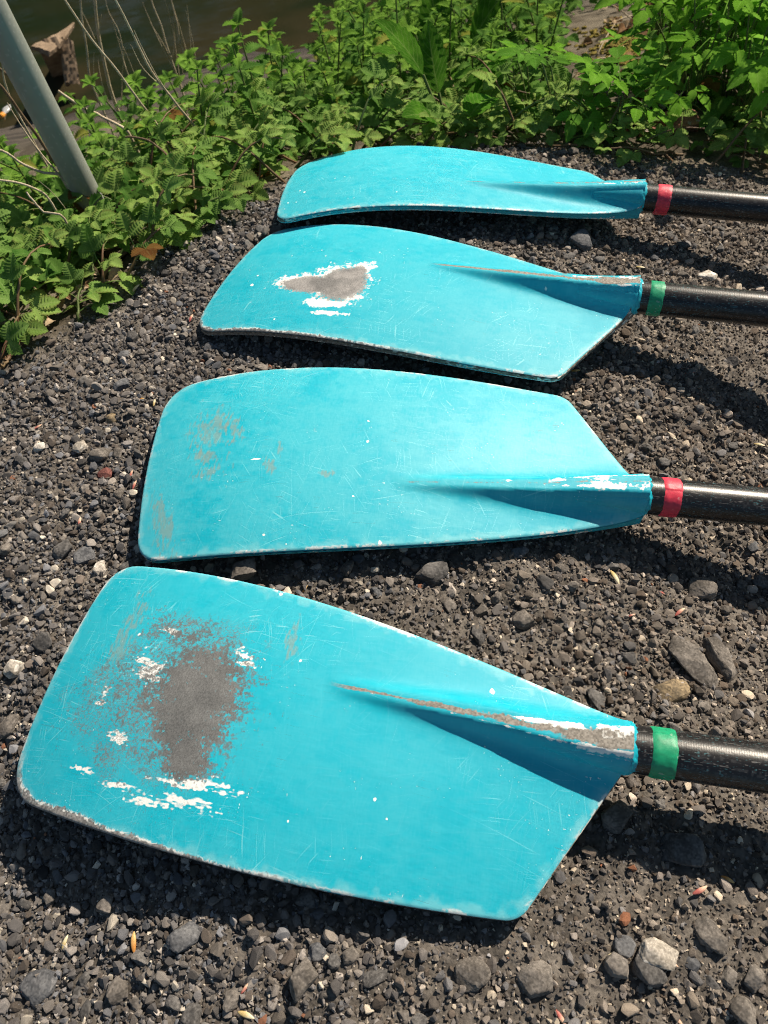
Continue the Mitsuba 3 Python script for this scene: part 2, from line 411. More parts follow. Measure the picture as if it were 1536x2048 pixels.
def paint_color(k):
    W = WEAR[k]

    def fn(p, n, uv):
        u, v = uv.x, uv.y
        big = fbm(u * 22 + 7 * k, v * 22, k, octaves=3)
        fine = noise(u * 900, v * 260, 3 + k)
        mid = fbm(u * 160 + 3 * k, v * 70, 5, octaves=2)
        hair = .5 * noise(u * 260, v * 1500, 61 + k) + .5 * noise(u * 1500, v * 240, 62 + k)
        haze = smoothstep(.30, .74, big * .55 + .45 * fbm(u * 75, v * 130, 63 + k, octaves=2) + .10 * smoothstep(.16, .33, u))
        col = mix(DEEP, CHALK, W['chalk'] * dr.clip(.75 * haze + .75 * (hair - .42) + .3 * (fine - .5) + .25 * (mid - .5), 0, 1))
        rim = mi.Float(9)
        for (u0, v0), (u1, v1) in zip(RIM_LINE[:-1], RIM_LINE[1:]):
            du, dv = u1 - u0, v1 - v0
            t_ = dr.clip(((u - u0) * du + (v - v0) * dv) / (du * du + dv * dv), 0, 1)
            rim = dr.minimum(rim, dr.square(u - u0 - t_ * du) + dr.square(v - v0 - t_ * dv))
        rim = dr.sqrt(rim)
        n_edge = fbm(u * 330, v * 330, 66 + k, octaves=2)
        rub = smoothstep(.011, .001, rim + .016 * (fbm(u * 110, v * 110, 64 + k, octaves=3) - .45))
        col = mix(col, (.22, .52, .56), .42 * rub)
        nick = smoothstep(.50, .62, .6 * fbm(u * 55, v * 55, 65 + k, octaves=2) + .4 * n_edge) * smoothstep(.0042, .0012, rim + .004 * (n_edge - .5))
        col = mix(col, (.60, .62, .61), .85 * nick)
        if k in (0, 2):
            side = smoothstep(-.07, -.11, v) * smoothstep(.20, .34, u)
            thick = (.0045 if k == 0 else .0012) * smoothstep(.30, .50, u)
            band = rim + .007 * (n_edge - .5) + .004 * (fbm(u * 40, v * 40, 70) - .5)
            col = mix(col, (.66, .66, .63), side * smoothstep(.0045, .0025, band - thick) * smoothstep(.45, .6, n_edge))
            col = mix(col, mix((.10, .10, .098), (.30, .29, .28), noise(u * 700, v * 700)), side * smoothstep(.0026, .0008, band - thick))
        # scratches
        sc = mi.Float(0)
        for i, (ang, long, thin, lim) in enumerate(((.25, .055, .00062, .905), (1.35, .045, .00066, .905), (2.2, .035, .00066, .905), (-.12, .028, .00055, .885), (1.75, .060, .0008, .918))):
            sc = dr.maximum(sc, smoothstep(lim, lim + .07, stroke(u + .004 * noise(v * 40, i), v, ang + .12 * (noise(u * 9, v * 9, i) - .5), long, thin, i + 1 + 6 * k)))
        where = smoothstep(.38, .66, fbm(u * 15 + 5 * k, v * 15, 7, octaves=2) + .14 * smoothstep(.12, .36, u) - .06)
        col = mix(col, (.20, .58, .65), (.07 + .50 * where) * sc)
        dark = smoothstep(.925, .96, stroke(u, v, .1, .02, .0006, 9 + k)) * smoothstep(.5, .65, fbm(u * 20, v * 20, 3 + k, octaves=2))
        col = mix(col, (.05, .19, .22), .45 * dark)
        n_fine = fbm(u * 420, v * 420, 11 + k, octaves=3)
        n_dash = .62 * fbm(u * 70, v * 330, 4 + k, octaves=2) + .38 * noise(u * 380, v * 620, 6) if k != 2 else .5 * fbm(u * 130, v * 130, 6, octaves=2) + .5 * n_fine
        for q in W['rust']:
            m = smoothstep(-.1, .9, ell(u, v, *q) + 1.5 * (noise(u * 520, v * 200, 21 + k) - .5) + .8 * (noise(u * 140, v * 70, 22 + k) - .5))
            col = mix(col, RUST, .38 * m)
        white = mi.Float(-9)
        for q in W['white']:
            white = dr.maximum(white, ell(u, v, *q))
        chip = mi.Float(-9)
        for q in W['chips']:
            chip = dr.maximum(chip, ell(u, v, q[0], q[1], q[2] * .5, q[2] * .42, q[0] * 40))
        gain = W['gain']
        if W['white']:
            col = mix(col, WHITE, (.35 + .65 * smoothstep(.0, .12, gain[0] + white * gain[1] - n_dash)) * smoothstep(-.04, .03, gain[0] + white * gain[1] - n_dash))
        col = mix(col, WHITE, smoothstep(-.05, .1, chip + 1.1 * (n_fine - .5)))
        specks = smoothstep(.945, .965, noise(u * 520, v * 640, 50 + k)) * smoothstep(.62, .74, fbm(u * 34, v * 34, 51 + k, octaves=2))
        col = mix(col, WHITE, .8 * specks)
        if W['crack'] is not None:
            wu, wv = u + .003 * (noise(u * 260, v * 260) - .5), v + .003 * (noise(u * 260 + 50, v * 260) - .5)
            a, b, _ = voronoi(wu * 190, wv * 260)
            a2, b2, _ = voronoi(wu * 420, wv * 520)
            lines = dr.maximum(1 - smoothstep(.02, .13, b - a), .7 * (1 - smoothstep(.03, .16, b2 - a2)))
            m = mi.Float(0)
            for q in W['crack']:
                m = dr.maximum(m, smoothstep(.0, .45, ell(u, v, *q) + .9 * (fbm(u * 50, v * 50, 8, octaves=2) - .5)))
            col = mix(col, (.15, .15, .145), .72 * lines * m)
        grey = mi.Float(-9)
        for q in W['grey']:
            grey = dr.maximum(grey, ell(u, v, *q))
        for q in W.get('soft', ()):
            grey = dr.maximum(grey, .38 * ell(u, v, *q))
        if W['grey']:
            weave = .72 + .56 * noise(u * 1300 + v * 500, v * 900 - u * 400, 2)
            g = mix((.080, .083, .084), (.155, .158, .158) if k == 0 else (.30, .29, .285), .35 + .5 * smoothstep(.2, .8, fbm(u * 70, v * 70, 31))) * weave
            thr = .50 * n_fine + .28 * fbm(u * 75, v * 120, 33, octaves=2) + .22 * noise(u * 900, v * 900, 35)
            col = mix(col, g, smoothstep(-.11, .11, gain[2] + grey * gain[3] - thr) * (.72 + .28 * smoothstep(.0, .4, grey)))
        # worn crest of the ridge
        wear_g, wear_w = W['crest']
        s_ = dr.clip(u / .24, 0, 1)
        d = v - .066 * dr.maximum(u, 0) * dr.clip(u / .1, 0, 1)
        wide = .0020 + .0066 * (1 - s_) * (1 - s_)
        on = smoothstep(.262, .235, u) * dr.select(u > -.001, 1.0, 0.0)
        cw = 1 - dr.abs(d - .0042 * (1 - s_)) / (wide * 1.1) - 1.4 * smoothstep(.04, .16, u)
        cl = 1 - dr.abs(d + .0095 * (1 - s_) + .001) / (.0022 + .001 * (1 - s_)) - .8 * smoothstep(.03, .12, u)
        col = mix(col, WHITE, on * smoothstep(-.03, .06, wear_w + .40 * dr.maximum(cw, cl - .2) - .62 * fbm(u * 60, v * 260, 15 + k, octaves=2) - .30 * n_fine))
        cg = 1 - dr.abs(d + .0022 * (1 - s_)) / wide
        col = mix(col, mix((.13, .118, .102), (.33, .305, .27), noise(u * 800, v * 800)), on * smoothstep(-.05, .10, wear_g + .42 * cg - .55 * fbm(u * 50, v * 170, 40 + k, octaves=2) - .35 * n_fine))
        return col
    return fn


def edge_color(k):
    """The rim of the blade: paint rubbed through to undercoat and laminate."""
    amount = (.86, .40, .80, .46)[k]

    def fn(p, n, uv):
        u, v = uv.x, uv.y
        w = amount + .26 * smoothstep(.25, .45, u) * smoothstep(.02, -.06, v) + .14 * smoothstep(.46, .52, u) - .12
        a = fbm(p.x * 30 + 3 * k, p.y * 30, p.z * 90, octaves=3)
        f = noise(p.x * 430, p.y * 430, p.z * 430)
        col = mix(mi.Color3f(DEEP) * .8, (.10, .36, .39), .5 * a)
        col = mix(col, (.58, .57, .53), smoothstep(-.02, .10, w - a + .5 * (f - .5)))
        col = mix(col, mix((.070, .066, .060), (.24, .22, .19), f), smoothstep(.02, .14, w - a - .03 + .5 * (noise(p.x * 260, p.y * 260, p.z * 300) - .5)))
        return col
    return fn


def shaft_color(p, n, uv):
    a, t = uv.x, uv.y            # metres along the shaft, angle in turns
    dust = fbm(a * 60, t * 40, octaves=3)
    grain = noise(a * 520, t * 46, 4)
    col = mix((.005, .005, .006), (.013, .013, .014), noise(a * 30, t * 20))
    top = smoothstep(.50, .66, dust + .18 * (grain - .5))
    col = mix(col, (.10, .105, .11), .22 * top * smoothstep(.35, .75, grain))
    speck = smoothstep(.84, .90, noise(a * 420, t * 150, 8)) * smoothstep(.5, .6, noise(a * 22, t * 9, 3))
    col = mix(col, (.08, .22, .25), .45 * speck)
    fleck = smoothstep(.86, .90, noise(a * 210, t * 200, 12))
    return mix(col, (.30, .29, .28), .35 * fleck)


scene['mat_shaft'] = {'type': 'twosided', 'bsdf': {'type': 'bumpmap', 'scale': .00005, 'bsdf': {'type': 'principled', 'base_color': proc(shaft_color), 'roughness': .33, 'specular': .5},
                      'arbitrary': proc(lambda p, n, uv: .5 + .12 * dr.sin(uv.x * 2 * math.pi / .0019) + .55 * noise(uv.x * 900, uv.y * 150), eps=3e-4)}}
for name, c in (('red', (.60, .036, .070)), ('green', (.005, .250, .120))):
    def tape(p, n, uv, c=c):
        s = noise(uv.x * 300, uv.y * 60, 5)
        worn = smoothstep(.72, .80, fbm(uv.x * 260, uv.y * 30, 3)) * .25
        return mix(mi.Color3f(c) * (.85 + .3 * s), (.6, .6, .58), worn)
    scene[f'mat_tape_{name}'] = {'type': 'twosided', 'bsdf': {'type': 'bumpmap', 'scale': .0004, 'bsdf': {'type': 'principled', 'base_color': proc(tape), 'roughness': .50, 'specular': .5},
                                 'arbitrary': proc(lambda p, n, uv: fbm(uv.x * 120, uv.y * 14), eps=1e-3)}}

U_END = -1.55


def shaft_ring(u0, u1, r, nu, na=72, wave=0.0, seed=0, caps=True):
    us = np.linspace(u0, u1, nu)
    g = np.arange(na + 1) * 2 * np.pi / na
    uu, gg = np.meshgrid(us, g, indexing='ij')
    rr = np.full_like(uu, r) if np.isscalar(r) else np.asarray(r)[:, None] * np.ones_like(uu)
    if wave:
        nz = meshkit.fbm(np.stack([np.cos(gg) * 4, np.sin(gg) * 4, uu * 60 + seed], -1), 2, seed) - .5
        uu = uu + wave * nz * np.linspace(1, 1, nu)[:, None]
        if caps == 'lap':
            rr = rr + .00045 * ((gg > 1.0 + .4 * seed) & (gg < 4.6 + .3 * seed)) * (np.abs(np.linspace(-1, 1, nu)) < .8)[:, None]
        rr = rr + .25 * wave * (meshkit.noise(np.stack([np.cos(gg) * 7, np.sin(gg) * 7, uu * 500], -1), seed) - .5)
    loc = np.stack([uu, rr * np.cos(gg), rr * np.sin(gg)], -1).reshape(-1, 3)
    m = na + 1
    i, j = np.meshgrid(np.arange(nu - 1), np.arange(na), indexing='ij')
    q = np.stack([i * m + j, i * m + j + 1, (i + 1) * m + j + 1, (i + 1) * m + j], -1).reshape(-1, 4)
    uv = np.stack([uu, gg / (2 * np.pi)], -1).reshape(-1, 2)
    return loc, q, uv


OAR_LABEL = ['turquoise oar nearest the camera, green tape band, large grey worn patch on its blade',
             'turquoise oar with a red tape band and ochre stains, second from the camera',
             'turquoise oar with green tape and a grey blade patch ringed in white, third from camera',
             'turquoise oar with a red tape band lying farthest back, next to the plants']

for k in range(4):
    o = numbered('oar')
    tag(o, OAR_LABEL[k], 'oar', 'turquoise oars laid side by side on the gravel')
    flip = k in (1, 3)
    scene[f'mat_paint_{k}'] = {'type': 'twosided', 'bsdf': {'type': 'bumpmap', 'scale': .00010, 'bsdf': {'type': 'principled', 'base_color': proc(paint_color(k)), 'roughness': .50, 'specular': .42},
                               'arbitrary': proc(lambda p, n, uv: fbm(uv.x * 60, uv.y * 300, octaves=2), eps=1e-3)}}
    scene[f'mat_rim_{k}'] = principled(proc(edge_color(k)), .7, .3)
    # blade: back (up), front (down) and the short neck that the shaft runs into
    n = len(SHEET_P)
    top = np.column_stack([SHEET_P, SHEET_TOP])
    bot = np.column_stack([SHEET_P, SHEET_BOT])
    rim_band = SHEET_D[SHEET_F].max(1) < .0012
    main, strip = SHEET_F[~rim_band], SHEET_F[rim_band]
    un = np.linspace(.07, -.0006, 20)
    nk, nq, nuv = shaft_ring(.07, -.0006, surf(np.clip(un, 0, 1), 0) + rib(np.clip(un, 0, 1), .066 * np.clip(un, 0, 1) * np.clip(un / .1, 0, 1)) - .0012 - .0016 * (un < .002), 20, 64)
    nk[:, 1] += .066 * np.clip(nk[:, 0], 0, 1) * np.clip(nk[:, 0] / .1, 0, 1)
    v = np.vstack([top, bot, nk])
    f = np.vstack([main, SHEET_F[:, ::-1] + n, nq[:, [0, 1, 2]] + 2 * n, nq[:, [0, 2, 3]] + 2 * n])
    uv = np.vstack([SHEET_P, SHEET_P + [0, 0], np.column_stack([nk[:, 0], nk[:, 1] * .9])])
    w = oar_place(v, k)
    if flip:
        f = f[:, ::-1]
    scene[f'{o}__blade'] = mikit.ply((w, f), f'mat_paint_{k}', smooth=True, uv=uv)
    # rim: the rounded border and the wall between back and front
    e = np.arange(N_OUT - 1)
    wall = np.vstack([np.stack([e, e + n, e + 1], 1), np.stack([e + 1, e + n, e + 1 + n], 1)])
    both = np.vstack([strip, wall, ])
    if flip:
        both = both[:, ::-1]
    w2 = w[:2 * n].copy()
    used_v, inv = np.unique(both, return_inverse=True)
    scene[f'{o}__blade__rim'] = mikit.ply((w2[used_v], inv.reshape(-1, 3)), f'mat_rim_{k}', smooth=True, uv=uv[used_v])
    # shaft, tape, bead of paint at the joint
    loc, q, suv = shaft_ring(.02, U_END, R_SHAFT, 60, 72)
    w3 = oar_place(loc, k)
    scene[f'{o}__shaft'] = mikit.ply((w3, q[:, ::-1] if flip else q), 'mat_shaft', smooth=True, uv=suv)
    t0 = (-.0150, -.0155, -.0130, -.0185)[k]
    t1 = (-.0352, -.0345, -.0300, -.0390)[k]
    loc, q, suv = shaft_ring(t0, t1, np.r_[R_SHAFT - .0002, np.full(6, R_SHAFT + .00055), R_SHAFT - .0002], 8, 144, wave=.0014, seed=k, caps='lap')
    scene[f'{o}__tape_band'] = mikit.ply((oar_place(loc, k), q[:, ::-1] if flip else q), 'mat_tape_red' if k in (1, 3) else 'mat_tape_green', smooth=True, uv=suv)
    labels[f'{o}__tape_band'] = {'label': 'red tape band' if k in (1, 3) else 'green tape band'}
    loc, q, suv = shaft_ring(.001, -.0042, np.r_[.0216, .0219, .0214, .0206, .0199, .0196], 6, 96, wave=.0042, seed=10 + k)
    scene[f'{o}__paint_bead'] = mikit.ply((oar_place(loc, k), q[:, ::-1] if flip else q), 'mat_bead', smooth=True)
scene['mat_bead'] = principled((.004, .33, .42), .4, .5)


# ------------------------------------------------------------------ the gravel
rng = np.random.default_rng(11)


def rock(n, seed, flat=.7, long=1.25, rough=0.0, sub=0, round_=0.0):
    """An angular stone about one unit long: a hull of random points, broken or rubbed."""
    r = np.random.default_rng(seed)
    p = r.normal(size=(n, 3))
    p /= np.linalg.norm(p, axis=1, keepdims=True)
    p = np.sign(p) * np.abs(p) ** (.62 + .38 * round_)
    p *= (r.uniform(.72, 1.08, (n, 1)))
    p *= np.array([long, 1.0, flat]) * .5
    h = trimesh.Trimesh(p, ConvexHull(p).simplices, process=True)
    h.fix_normals()
    if sub:
        for _ in range(sub):
            h = h.subdivide()
        v = np.array(h.vertices)
        nrm = np.array(h.vertex_normals)
        q = v * 1.0
        # rub the sharp ridges a little, then break the faces up
        lap = trimesh.smoothing.filter_laplacian(h.copy(), lamb=.5, iterations=2 + int(3 * round_)).vertices
        v = .62 * v + .38 * np.array(lap)
        v += nrm * (rough * (meshkit.fbm(q * 3.2 + seed, 3, seed % 50) - .5)[:, None] + .55 * rough * (meshkit.noise(q * 12 + seed, seed % 31) - .5)[:, None])
        h = trimesh.Trimesh(v, h.faces, process=False)
    return np.array(h.vertices), np.array(h.faces)


def random_rot(n, rng, tilt=.5):
    z = Rot.from_euler('z', rng.uniform(0, 2 * np.pi, n))
    ax = rng.normal(size=(n, 3)) * tilt
    return z * Rot.from_rotvec(ax)


def in_view(x, y, z, margin=90):
    q = (np.stack([x, y, z], -1) - EYE) @ M_CW
    u, v = PX + FOCAL * q[:, 0] / q[:, 2], PY + FOCAL * q[:, 1] / q[:, 2]
    return (q[:, 2] > .1) & (u > -margin) & (u < 1536 + margin) & (v > -margin) & (v < 2048 + margin)


def scatter(n, x0=-.66, x1=.80, y0=-.16, y1=1.26):
    x, y = rng.uniform(x0, x1, n), rng.uniform(y0, y1, n)
    ok = (y < edge_y(x) + .02 + .05 * rng.normal(size=n).clip(-1, 1)) & in_view(x, y, gz(x, y))
    return x[ok], y[ok]


def stoniness(x, y):
    """More loose stone to the left and back, more trodden earth to the right and in front."""
    q = np.stack([x, y, np.zeros_like(x)], -1)
    a = meshkit.fbm(q * 5.5, 2, 3) - .5
    return np.clip(.62 - .50 * np.clip((x - .10) / .4, -.5, 1) + .25 * (y - .4) + 1.5 * a, .06, 1)


PALETTE = np.array([(.070, .067, .066), (.085, .080, .077), (.055, .053, .053), (.100, .092, .085), (.080, .083, .090), (.115, .104, .092), (.066, .056, .048), (.130, .120, .110)])


def tones(n):
    c = PALETTE[rng.integers(0, len(PALETTE), n)] * np.exp(rng.normal(size=(n, 1)) * .36)
    pale = rng.random(n) < (.035 if n < 30000 else .055)
    c[pale] = np.array([(.34, .31, .26)]) * rng.uniform(.6, 1.25, (pale.sum(), 1))
    rust = rng.random(n) < .003
    c[rust] = np.array([(.16, .075, .045)])
    return c * 1.24 * np.array([.97, 1.0, 1.04])


placed = []                                                     # x, y, radius of the larger stones, so that they do not overlap
CELL = .03
taken = {}


def free(x, y, r):
    i, j = int(x // CELL), int(y // CELL)
    k = int(r // CELL) + 1
    for a in range(i - k - 1, i + k + 2):
        for b in range(j - k - 1, j + k + 2):
            for (qx, qy, qr) in taken.get((a, b), ()):
                if (qx - x) ** 2 + (qy - y) ** 2 < ((qr + r) * .82) ** 2:
                    return False
    return True


def occupy(x, y, r):
    taken.setdefault((int(x // CELL), int(y // CELL)), []).append((x, y, r))


def stone_bsdf(name, dark, light, spots=None, scale=1.0, grain=220):
    def fn(p, n, uv):
        a = fbm(p.x * 55 * scale, p.y * 55 * scale, p.z * 55 * scale, octaves=3)
        f = noise(p.x * grain * 3, p.y * grain * 3, p.z * grain * 3)
        c = mix(dark, light, smoothstep(.25, .75, a + .25 * (f - .5))) * (.72 + .56 * f)
        if spots is not None:
            c = mix(c, spots, smoothstep(.62, .70, fbm(p.x * 120, p.y * 120, p.z * 120 + 9, octaves=2)))
        return c
    scene[name] = {'type': 'twosided', 'bsdf': {'type': 'bumpmap', 'scale': .0011, 'bsdf': {'type': 'principled', 'base_color': proc(fn), 'roughness': .88, 'specular': .25},
                   'arbitrary': proc(lambda p, n, uv: fbm(p.x * 260, p.y * 260, p.z * 260), eps=4e-4)}}


stone_bsdf('mat_stone_dark', (.058, .056, .055), (.128, .123, .119))
stone_bsdf('mat_stone_brown', (.080, .072, .064), (.175, .158, .142))
stone_bsdf('mat_stone_slate', (.060, .063, .070), (.130, .132, .138))
stone_bsdf('mat_stone_pale', (.26, .235, .20), (.48, .44, .39), (.60, .57, .52))
stone_bsdf('mat_stone_rust', (.105, .085, .058), (.27, .205, .125))
stone_bsdf('mat_stone_red', (.085, .030, .026), (.17, .070, .060))
stone_bsdf('mat_brick', (.16, .060, .042), (.30, .14, .105), (.34, .28, .25))
scene['mat_gravel'] = principled({'type': 'mesh_attribute', 'name': 'vertex_color'}, .9, .25)

BIG = [rock(26, 100 + s, flat=.60 + .25 * (s % 3) / 2, long=1.15 + .35 * (s % 4) / 3, rough=.085, sub=2, round_=.3 + .3 * (s % 2)) for s in range(16)]
LONG = [rock(26, 150 + s, flat=.62, long=2.3, rough=.085, sub=2, round_=.35) for s in range(4)]


def put_stone(key, x, y, size, mat, variant, rz, tilt=(0, 0), sink=.25, long=False):
    v, f = (LONG if long else BIG)[variant % (4 if long else 16)]
    R = (Rot.from_euler('z', rz) * Rot.from_rotvec([tilt[0], tilt[1], 0])).as_matrix()
    w = (v @ R.T) * size
    z = float(gz(x, y)) - w[:, 2].min() - sink * (np.ptp(w[:, 2]))
    zu = float(underside(np.array([x]), np.array([y]))[0])
    if z + w[:, 2].max() > zu - .002:
        z = zu - .002 - w[:, 2].max()
    scene[key] = mikit.ply((v * size, f), mat, smooth=28, to_world=frame((x, y, z), R))
    occupy(x, y, size * (.5 if not long else .75))


# the stones one can point at: place in the photograph, length in its pixels, colour, turn, what it looks like
NAMED = [
    (1228, 1636, 66, 'brown', .3, 'lumpy grey-brown stone just off the lower right corner of the nearest blade'),
    (1362, 1702, 78, 'dark', -.3, 'large rounded dark stone right of the nearest blade, under its shaft'),
    (1312, 1910, 62, 'pale', -.5, 'pale cream stone in the bottom right of the picture'),
    (1246, 1892, 48, 'slate', -.9, 'blue-grey slate chip beside the pale cream stone'),
    (1236, 1932, 52, 'brown', -.8, 'brown oval stone just left of the pale cream stone'),
    (1424, 1872, 58, 'brown', -1.2, 'tall brown stone right of the pale cream stone'),
    (1345, 1385, 70, 'rust', .3, 'yellow-edged stone half buried above the nearest shaft'),
    (1155, 492, 62, 'slate', -1.0, 'flat pale grey stone between the two farthest blades'),
    (1413, 557, 36, 'pale', -.4, 'small white angular stone between the two farthest shafts'),
    (495, 1150, 56, 'brown', .2, 'squat brown stone wedged between the two nearest blades'),
    (862, 1152, 64, 'dark', .4, 'large grey stone in the row below the second blade'),
    (1402, 1182, 60, 'brown', -.3, 'brown angular stone beside the shadow of the second shaft'),
    (165, 902, 34, 'pale', .8, 'white chalky stone left of the second blade'),
    (206, 914, 44, 'brown', -.1, 'pitted brown stone touching the white chalky stone'),
    (224, 840, 28, 'rust', 0, 'ochre stone left of the second blade'),
    (214, 954, 34, 'red', .4, 'dark red stone left of the second blade'),
    (203, 1140, 36, 'pale', 1.3, 'upright white chip by the upper left corner of the nearest blade'),
    (168, 1118, 52, 'slate', .1, 'broad grey stone left of the nearest blade tip corner'),
    (128, 1105, 42, 'dark', .5, 'dark stone at the left, beside the broad grey stone'),
    (92, 1288, 50, 'dark', .2, 'big dark stone left of the nearest blade tip edge'),
    (36, 1338, 42, 'pale', .5, 'dusty pale stone at the left border, level with the nearest blade'),
    (24, 1452, 44, 'brown', .6, 'brown stone at the left border near the nearest blade corner'),
    (380, 1872, 62, 'slate', .5, 'rough glassy slag lump in front of the nearest blade'),
    (220, 1812, 44, 'brown', 1.2, 'squarish stone at the shadow edge of the nearest blade'),
    (468, 1998, 44, 'brown', .8, 'egg shaped brown stone near the bottom border'),
    (610, 1958, 58, 'brown', .7, 'blocky brown stone at the bottom, right of the slag lump'),
    (75, 1975, 70, 'slate', .3, 'broad half buried grey stone in the bottom left'),
    (945, 1945, 74, 'brown', .05, 'wide earth coloured rock half buried below the nearest blade'),
    (1070, 1960, 74, 'brown', .15, 'second wide earth coloured rock half buried, right of the first'),
    (1296, 1945, 60, 'dark', -1.1, 'dark upright stone at the bottom below the pale cream stone'),
    (1480, 2020, 50, 'brown', -.5, 'wedge shaped brown stone in the bottom right corner'),
    (428, 438, 20, 'pale', .2, 'little white stone at the plant edge left of the third blade'),
    (366, 455, 30, 'brown', .8, 'pinkish grey stone at the plant edge left of the third blade'),
    (246, 776, 34, 'slate', .3, 'smooth grey stone left above the second blade'),
    (80, 898, 26, 'pale', .0, 'round whitish pebble far left of the second blade'),
    (420, 700, 26, 'slate', .7, 'grey stone in the shade under the third blade tip'),
    (1048, 1245, 50, 'brown', -.2, 'light tan angular stone between the two nearest oars'),
    (1040, 1108, 34, 'slate', .1, 'smooth slate pebble below the second oar joint'),
]
LONGS = [(1386, 1335, 118, 'brown', -1.22, 'long brown stone lying at a slant above the nearest shaft'), (1436, 1322, 100, 'brown', -1.36, 'second long brown stone, right next to its twin above the nearest shaft')]


def named_stone(px, py, size, tone, rz, text, i, long=False, sink=.28):
    c = on_ground(px, py)
    s = size * np.linalg.norm(c - EYE) / FOCAL
    key = numbered('stone')
    put_stone(key, c[0], c[1], s / (2.1 if long else 1.22), f'mat_stone_{tone}', i * 5 + 1, rz, tilt=(rng.uniform(-.25, .25), rng.uniform(-.25, .25)), sink=sink, long=long)
    tag(key, text, 'stone')


for i, q in enumerate(NAMED):
    named_stone(*q, i, sink=.58 if 'buried' in q[5] else .0 if 'wedged' in q[5] else .34)
for i, q in enumerate(LONGS):
    named_stone(*q, i + 1, long=True, sink=.2)
# the next largest ones, each on its own
x, y = scatter(5000)
sizes = np.sort(.0100 * (1 - rng.random(len(x))) ** -.22)[::-1].clip(.0, .0185)
count = 0
for i in range(len(x)):
    if count >= 300 - len(NAMED) - len(LONGS):
        break
    s = sizes[40 + count * 6]
    if rng.random() > stoniness(x[i:i + 1], y[i:i + 1])[0] + .15 or not free(x[i], y[i], s * .55) or float(underside(x[i:i + 1], y[i:i + 1])[0]) < 8 and rng.random() < .8:
        continue
    key = numbered('stone')
    put_stone(key, x[i], y[i], s, ('mat_stone_dark', 'mat_stone_dark', 'mat_stone_brown', 'mat_stone_slate', 'mat_stone_dark', 'mat_stone_brown')[rng.integers(6)], int(rng.integers(16)),
              rng.uniform(0, 6.28), tilt=rng.normal(size=2) * .35, sink=rng.uniform(.22, .55))
    tag(key, 'grey or brown loose stone, larger than the gravel it lies in', 'stone', 'larger loose stones in the gravel')
    count += 1

# everything smaller is gravel: one mesh of all its stones
gv, gf, gc, base = [], [], [], 0


def lay(x, y, size, shapes, sink, tilt, cap=True):
    global base
    n = len(x)
    z = gz(x, y)
    var = rng.integers(0, len(shapes), n)
    R = random_rot(n, rng, tilt).as_matrix()
    earthy = np.clip((x + .12 - .35 * (y - .25)) / .35, 0, 1)[:, None]
    col = tones(n) * (np.array([1.05, 1.01, .98]) * (1 - earthy) + np.array([1.20, 1.08, .96]) * earthy)
    zu = underside(x, y)
    for k, (v, f) in enumerate(shapes):
        m = np.where(var == k)[0]
        if not len(m):
            continue
        w = np.einsum('nij,vj->nvi', R[m], v) * size[m, None, None]
        h = np.ptp(w[:, :, 2], axis=1)
        lift = z[m] - w[:, :, 2].min(1) - sink * h * rng.uniform(.4, 1.6, len(m))
        w[:, :, 2] += lift[:, None]
        w[:, :, 0] += x[m, None]
        w[:, :, 1] += y[m, None]
        good = w[:, :, 2].max(1) < zu[m] - .0015
        w, c = w[good], col[m][good]
        c = c[:, None, :] * rng.uniform(.86, 1.14, (len(w), len(v), 1))
        gv.append(w.reshape(-1, 3))
        gc.append(c.reshape(-1, 3))
        gf.append((f[None] + (base + np.arange(len(w)) * len(v))[:, None, None]).reshape(-1, 3))
        base += len(w) * len(v)


MED = [rock(18, 200 + s, flat=.55 + .3 * (s % 3) / 2, long=1.1 + .4 * (s % 4) / 3, rough=.07, sub=1, round_=.25) for s in range(14)]
SMALL = [rock(14, 300 + s, flat=.6 + .3 * (s % 3) / 2, long=1.1 + .4 * (s % 4) / 3, round_=.2) for s in range(18)]
TINY = [rock(8, 400 + s, flat=.7, long=1.25) for s in range(16)]

x, y = scatter(34000)
s = (.0056 * (1 - rng.random(len(x))) ** -.28).clip(0, .0118)
order = np.argsort(-s)
pick = []
ston = stoniness(x, y)
for i in order:
    if rng.random() < ston[i] * 1.15 and free(x[i], y[i], s[i] * .5):
        pick.append(i)
        occupy(x[i], y[i], s[i] * .5)
pick = np.array(pick)
lay(x[pick], y[pick], s[pick], MED, .26, .45)
print('medium', len(pick))
x, y = scatter(70000)
s = rng.uniform(.0036, .0066, len(x))
m = rng.random(len(x)) < .25 + .75 * stoniness(x, y)
x, y, s = x[m], y[m], s[m]
lay(x, y, s, SMALL, .25, .6)
print('small', len(x))
x, y = scatter(170000)
s = rng.uniform(.0016, .0038, len(x))
lay(x, y, s, TINY, .25, .8)
print('tiny', len(x))
gv, gf, gc = np.vstack(gv), np.vstack(gf), np.vstack(gc)
print('gravel triangles', len(gf))
scene['gravel'] = mikit.ply((gv, gf), 'mat_gravel', smooth=False, color=gc)
tag('gravel', 'dark grey crushed stone gravel and grit covering the path under the oars', 'gravel', kind='stuff')


# ------------------------------------------------------------------ plants
prng = np.random.default_rng(23)


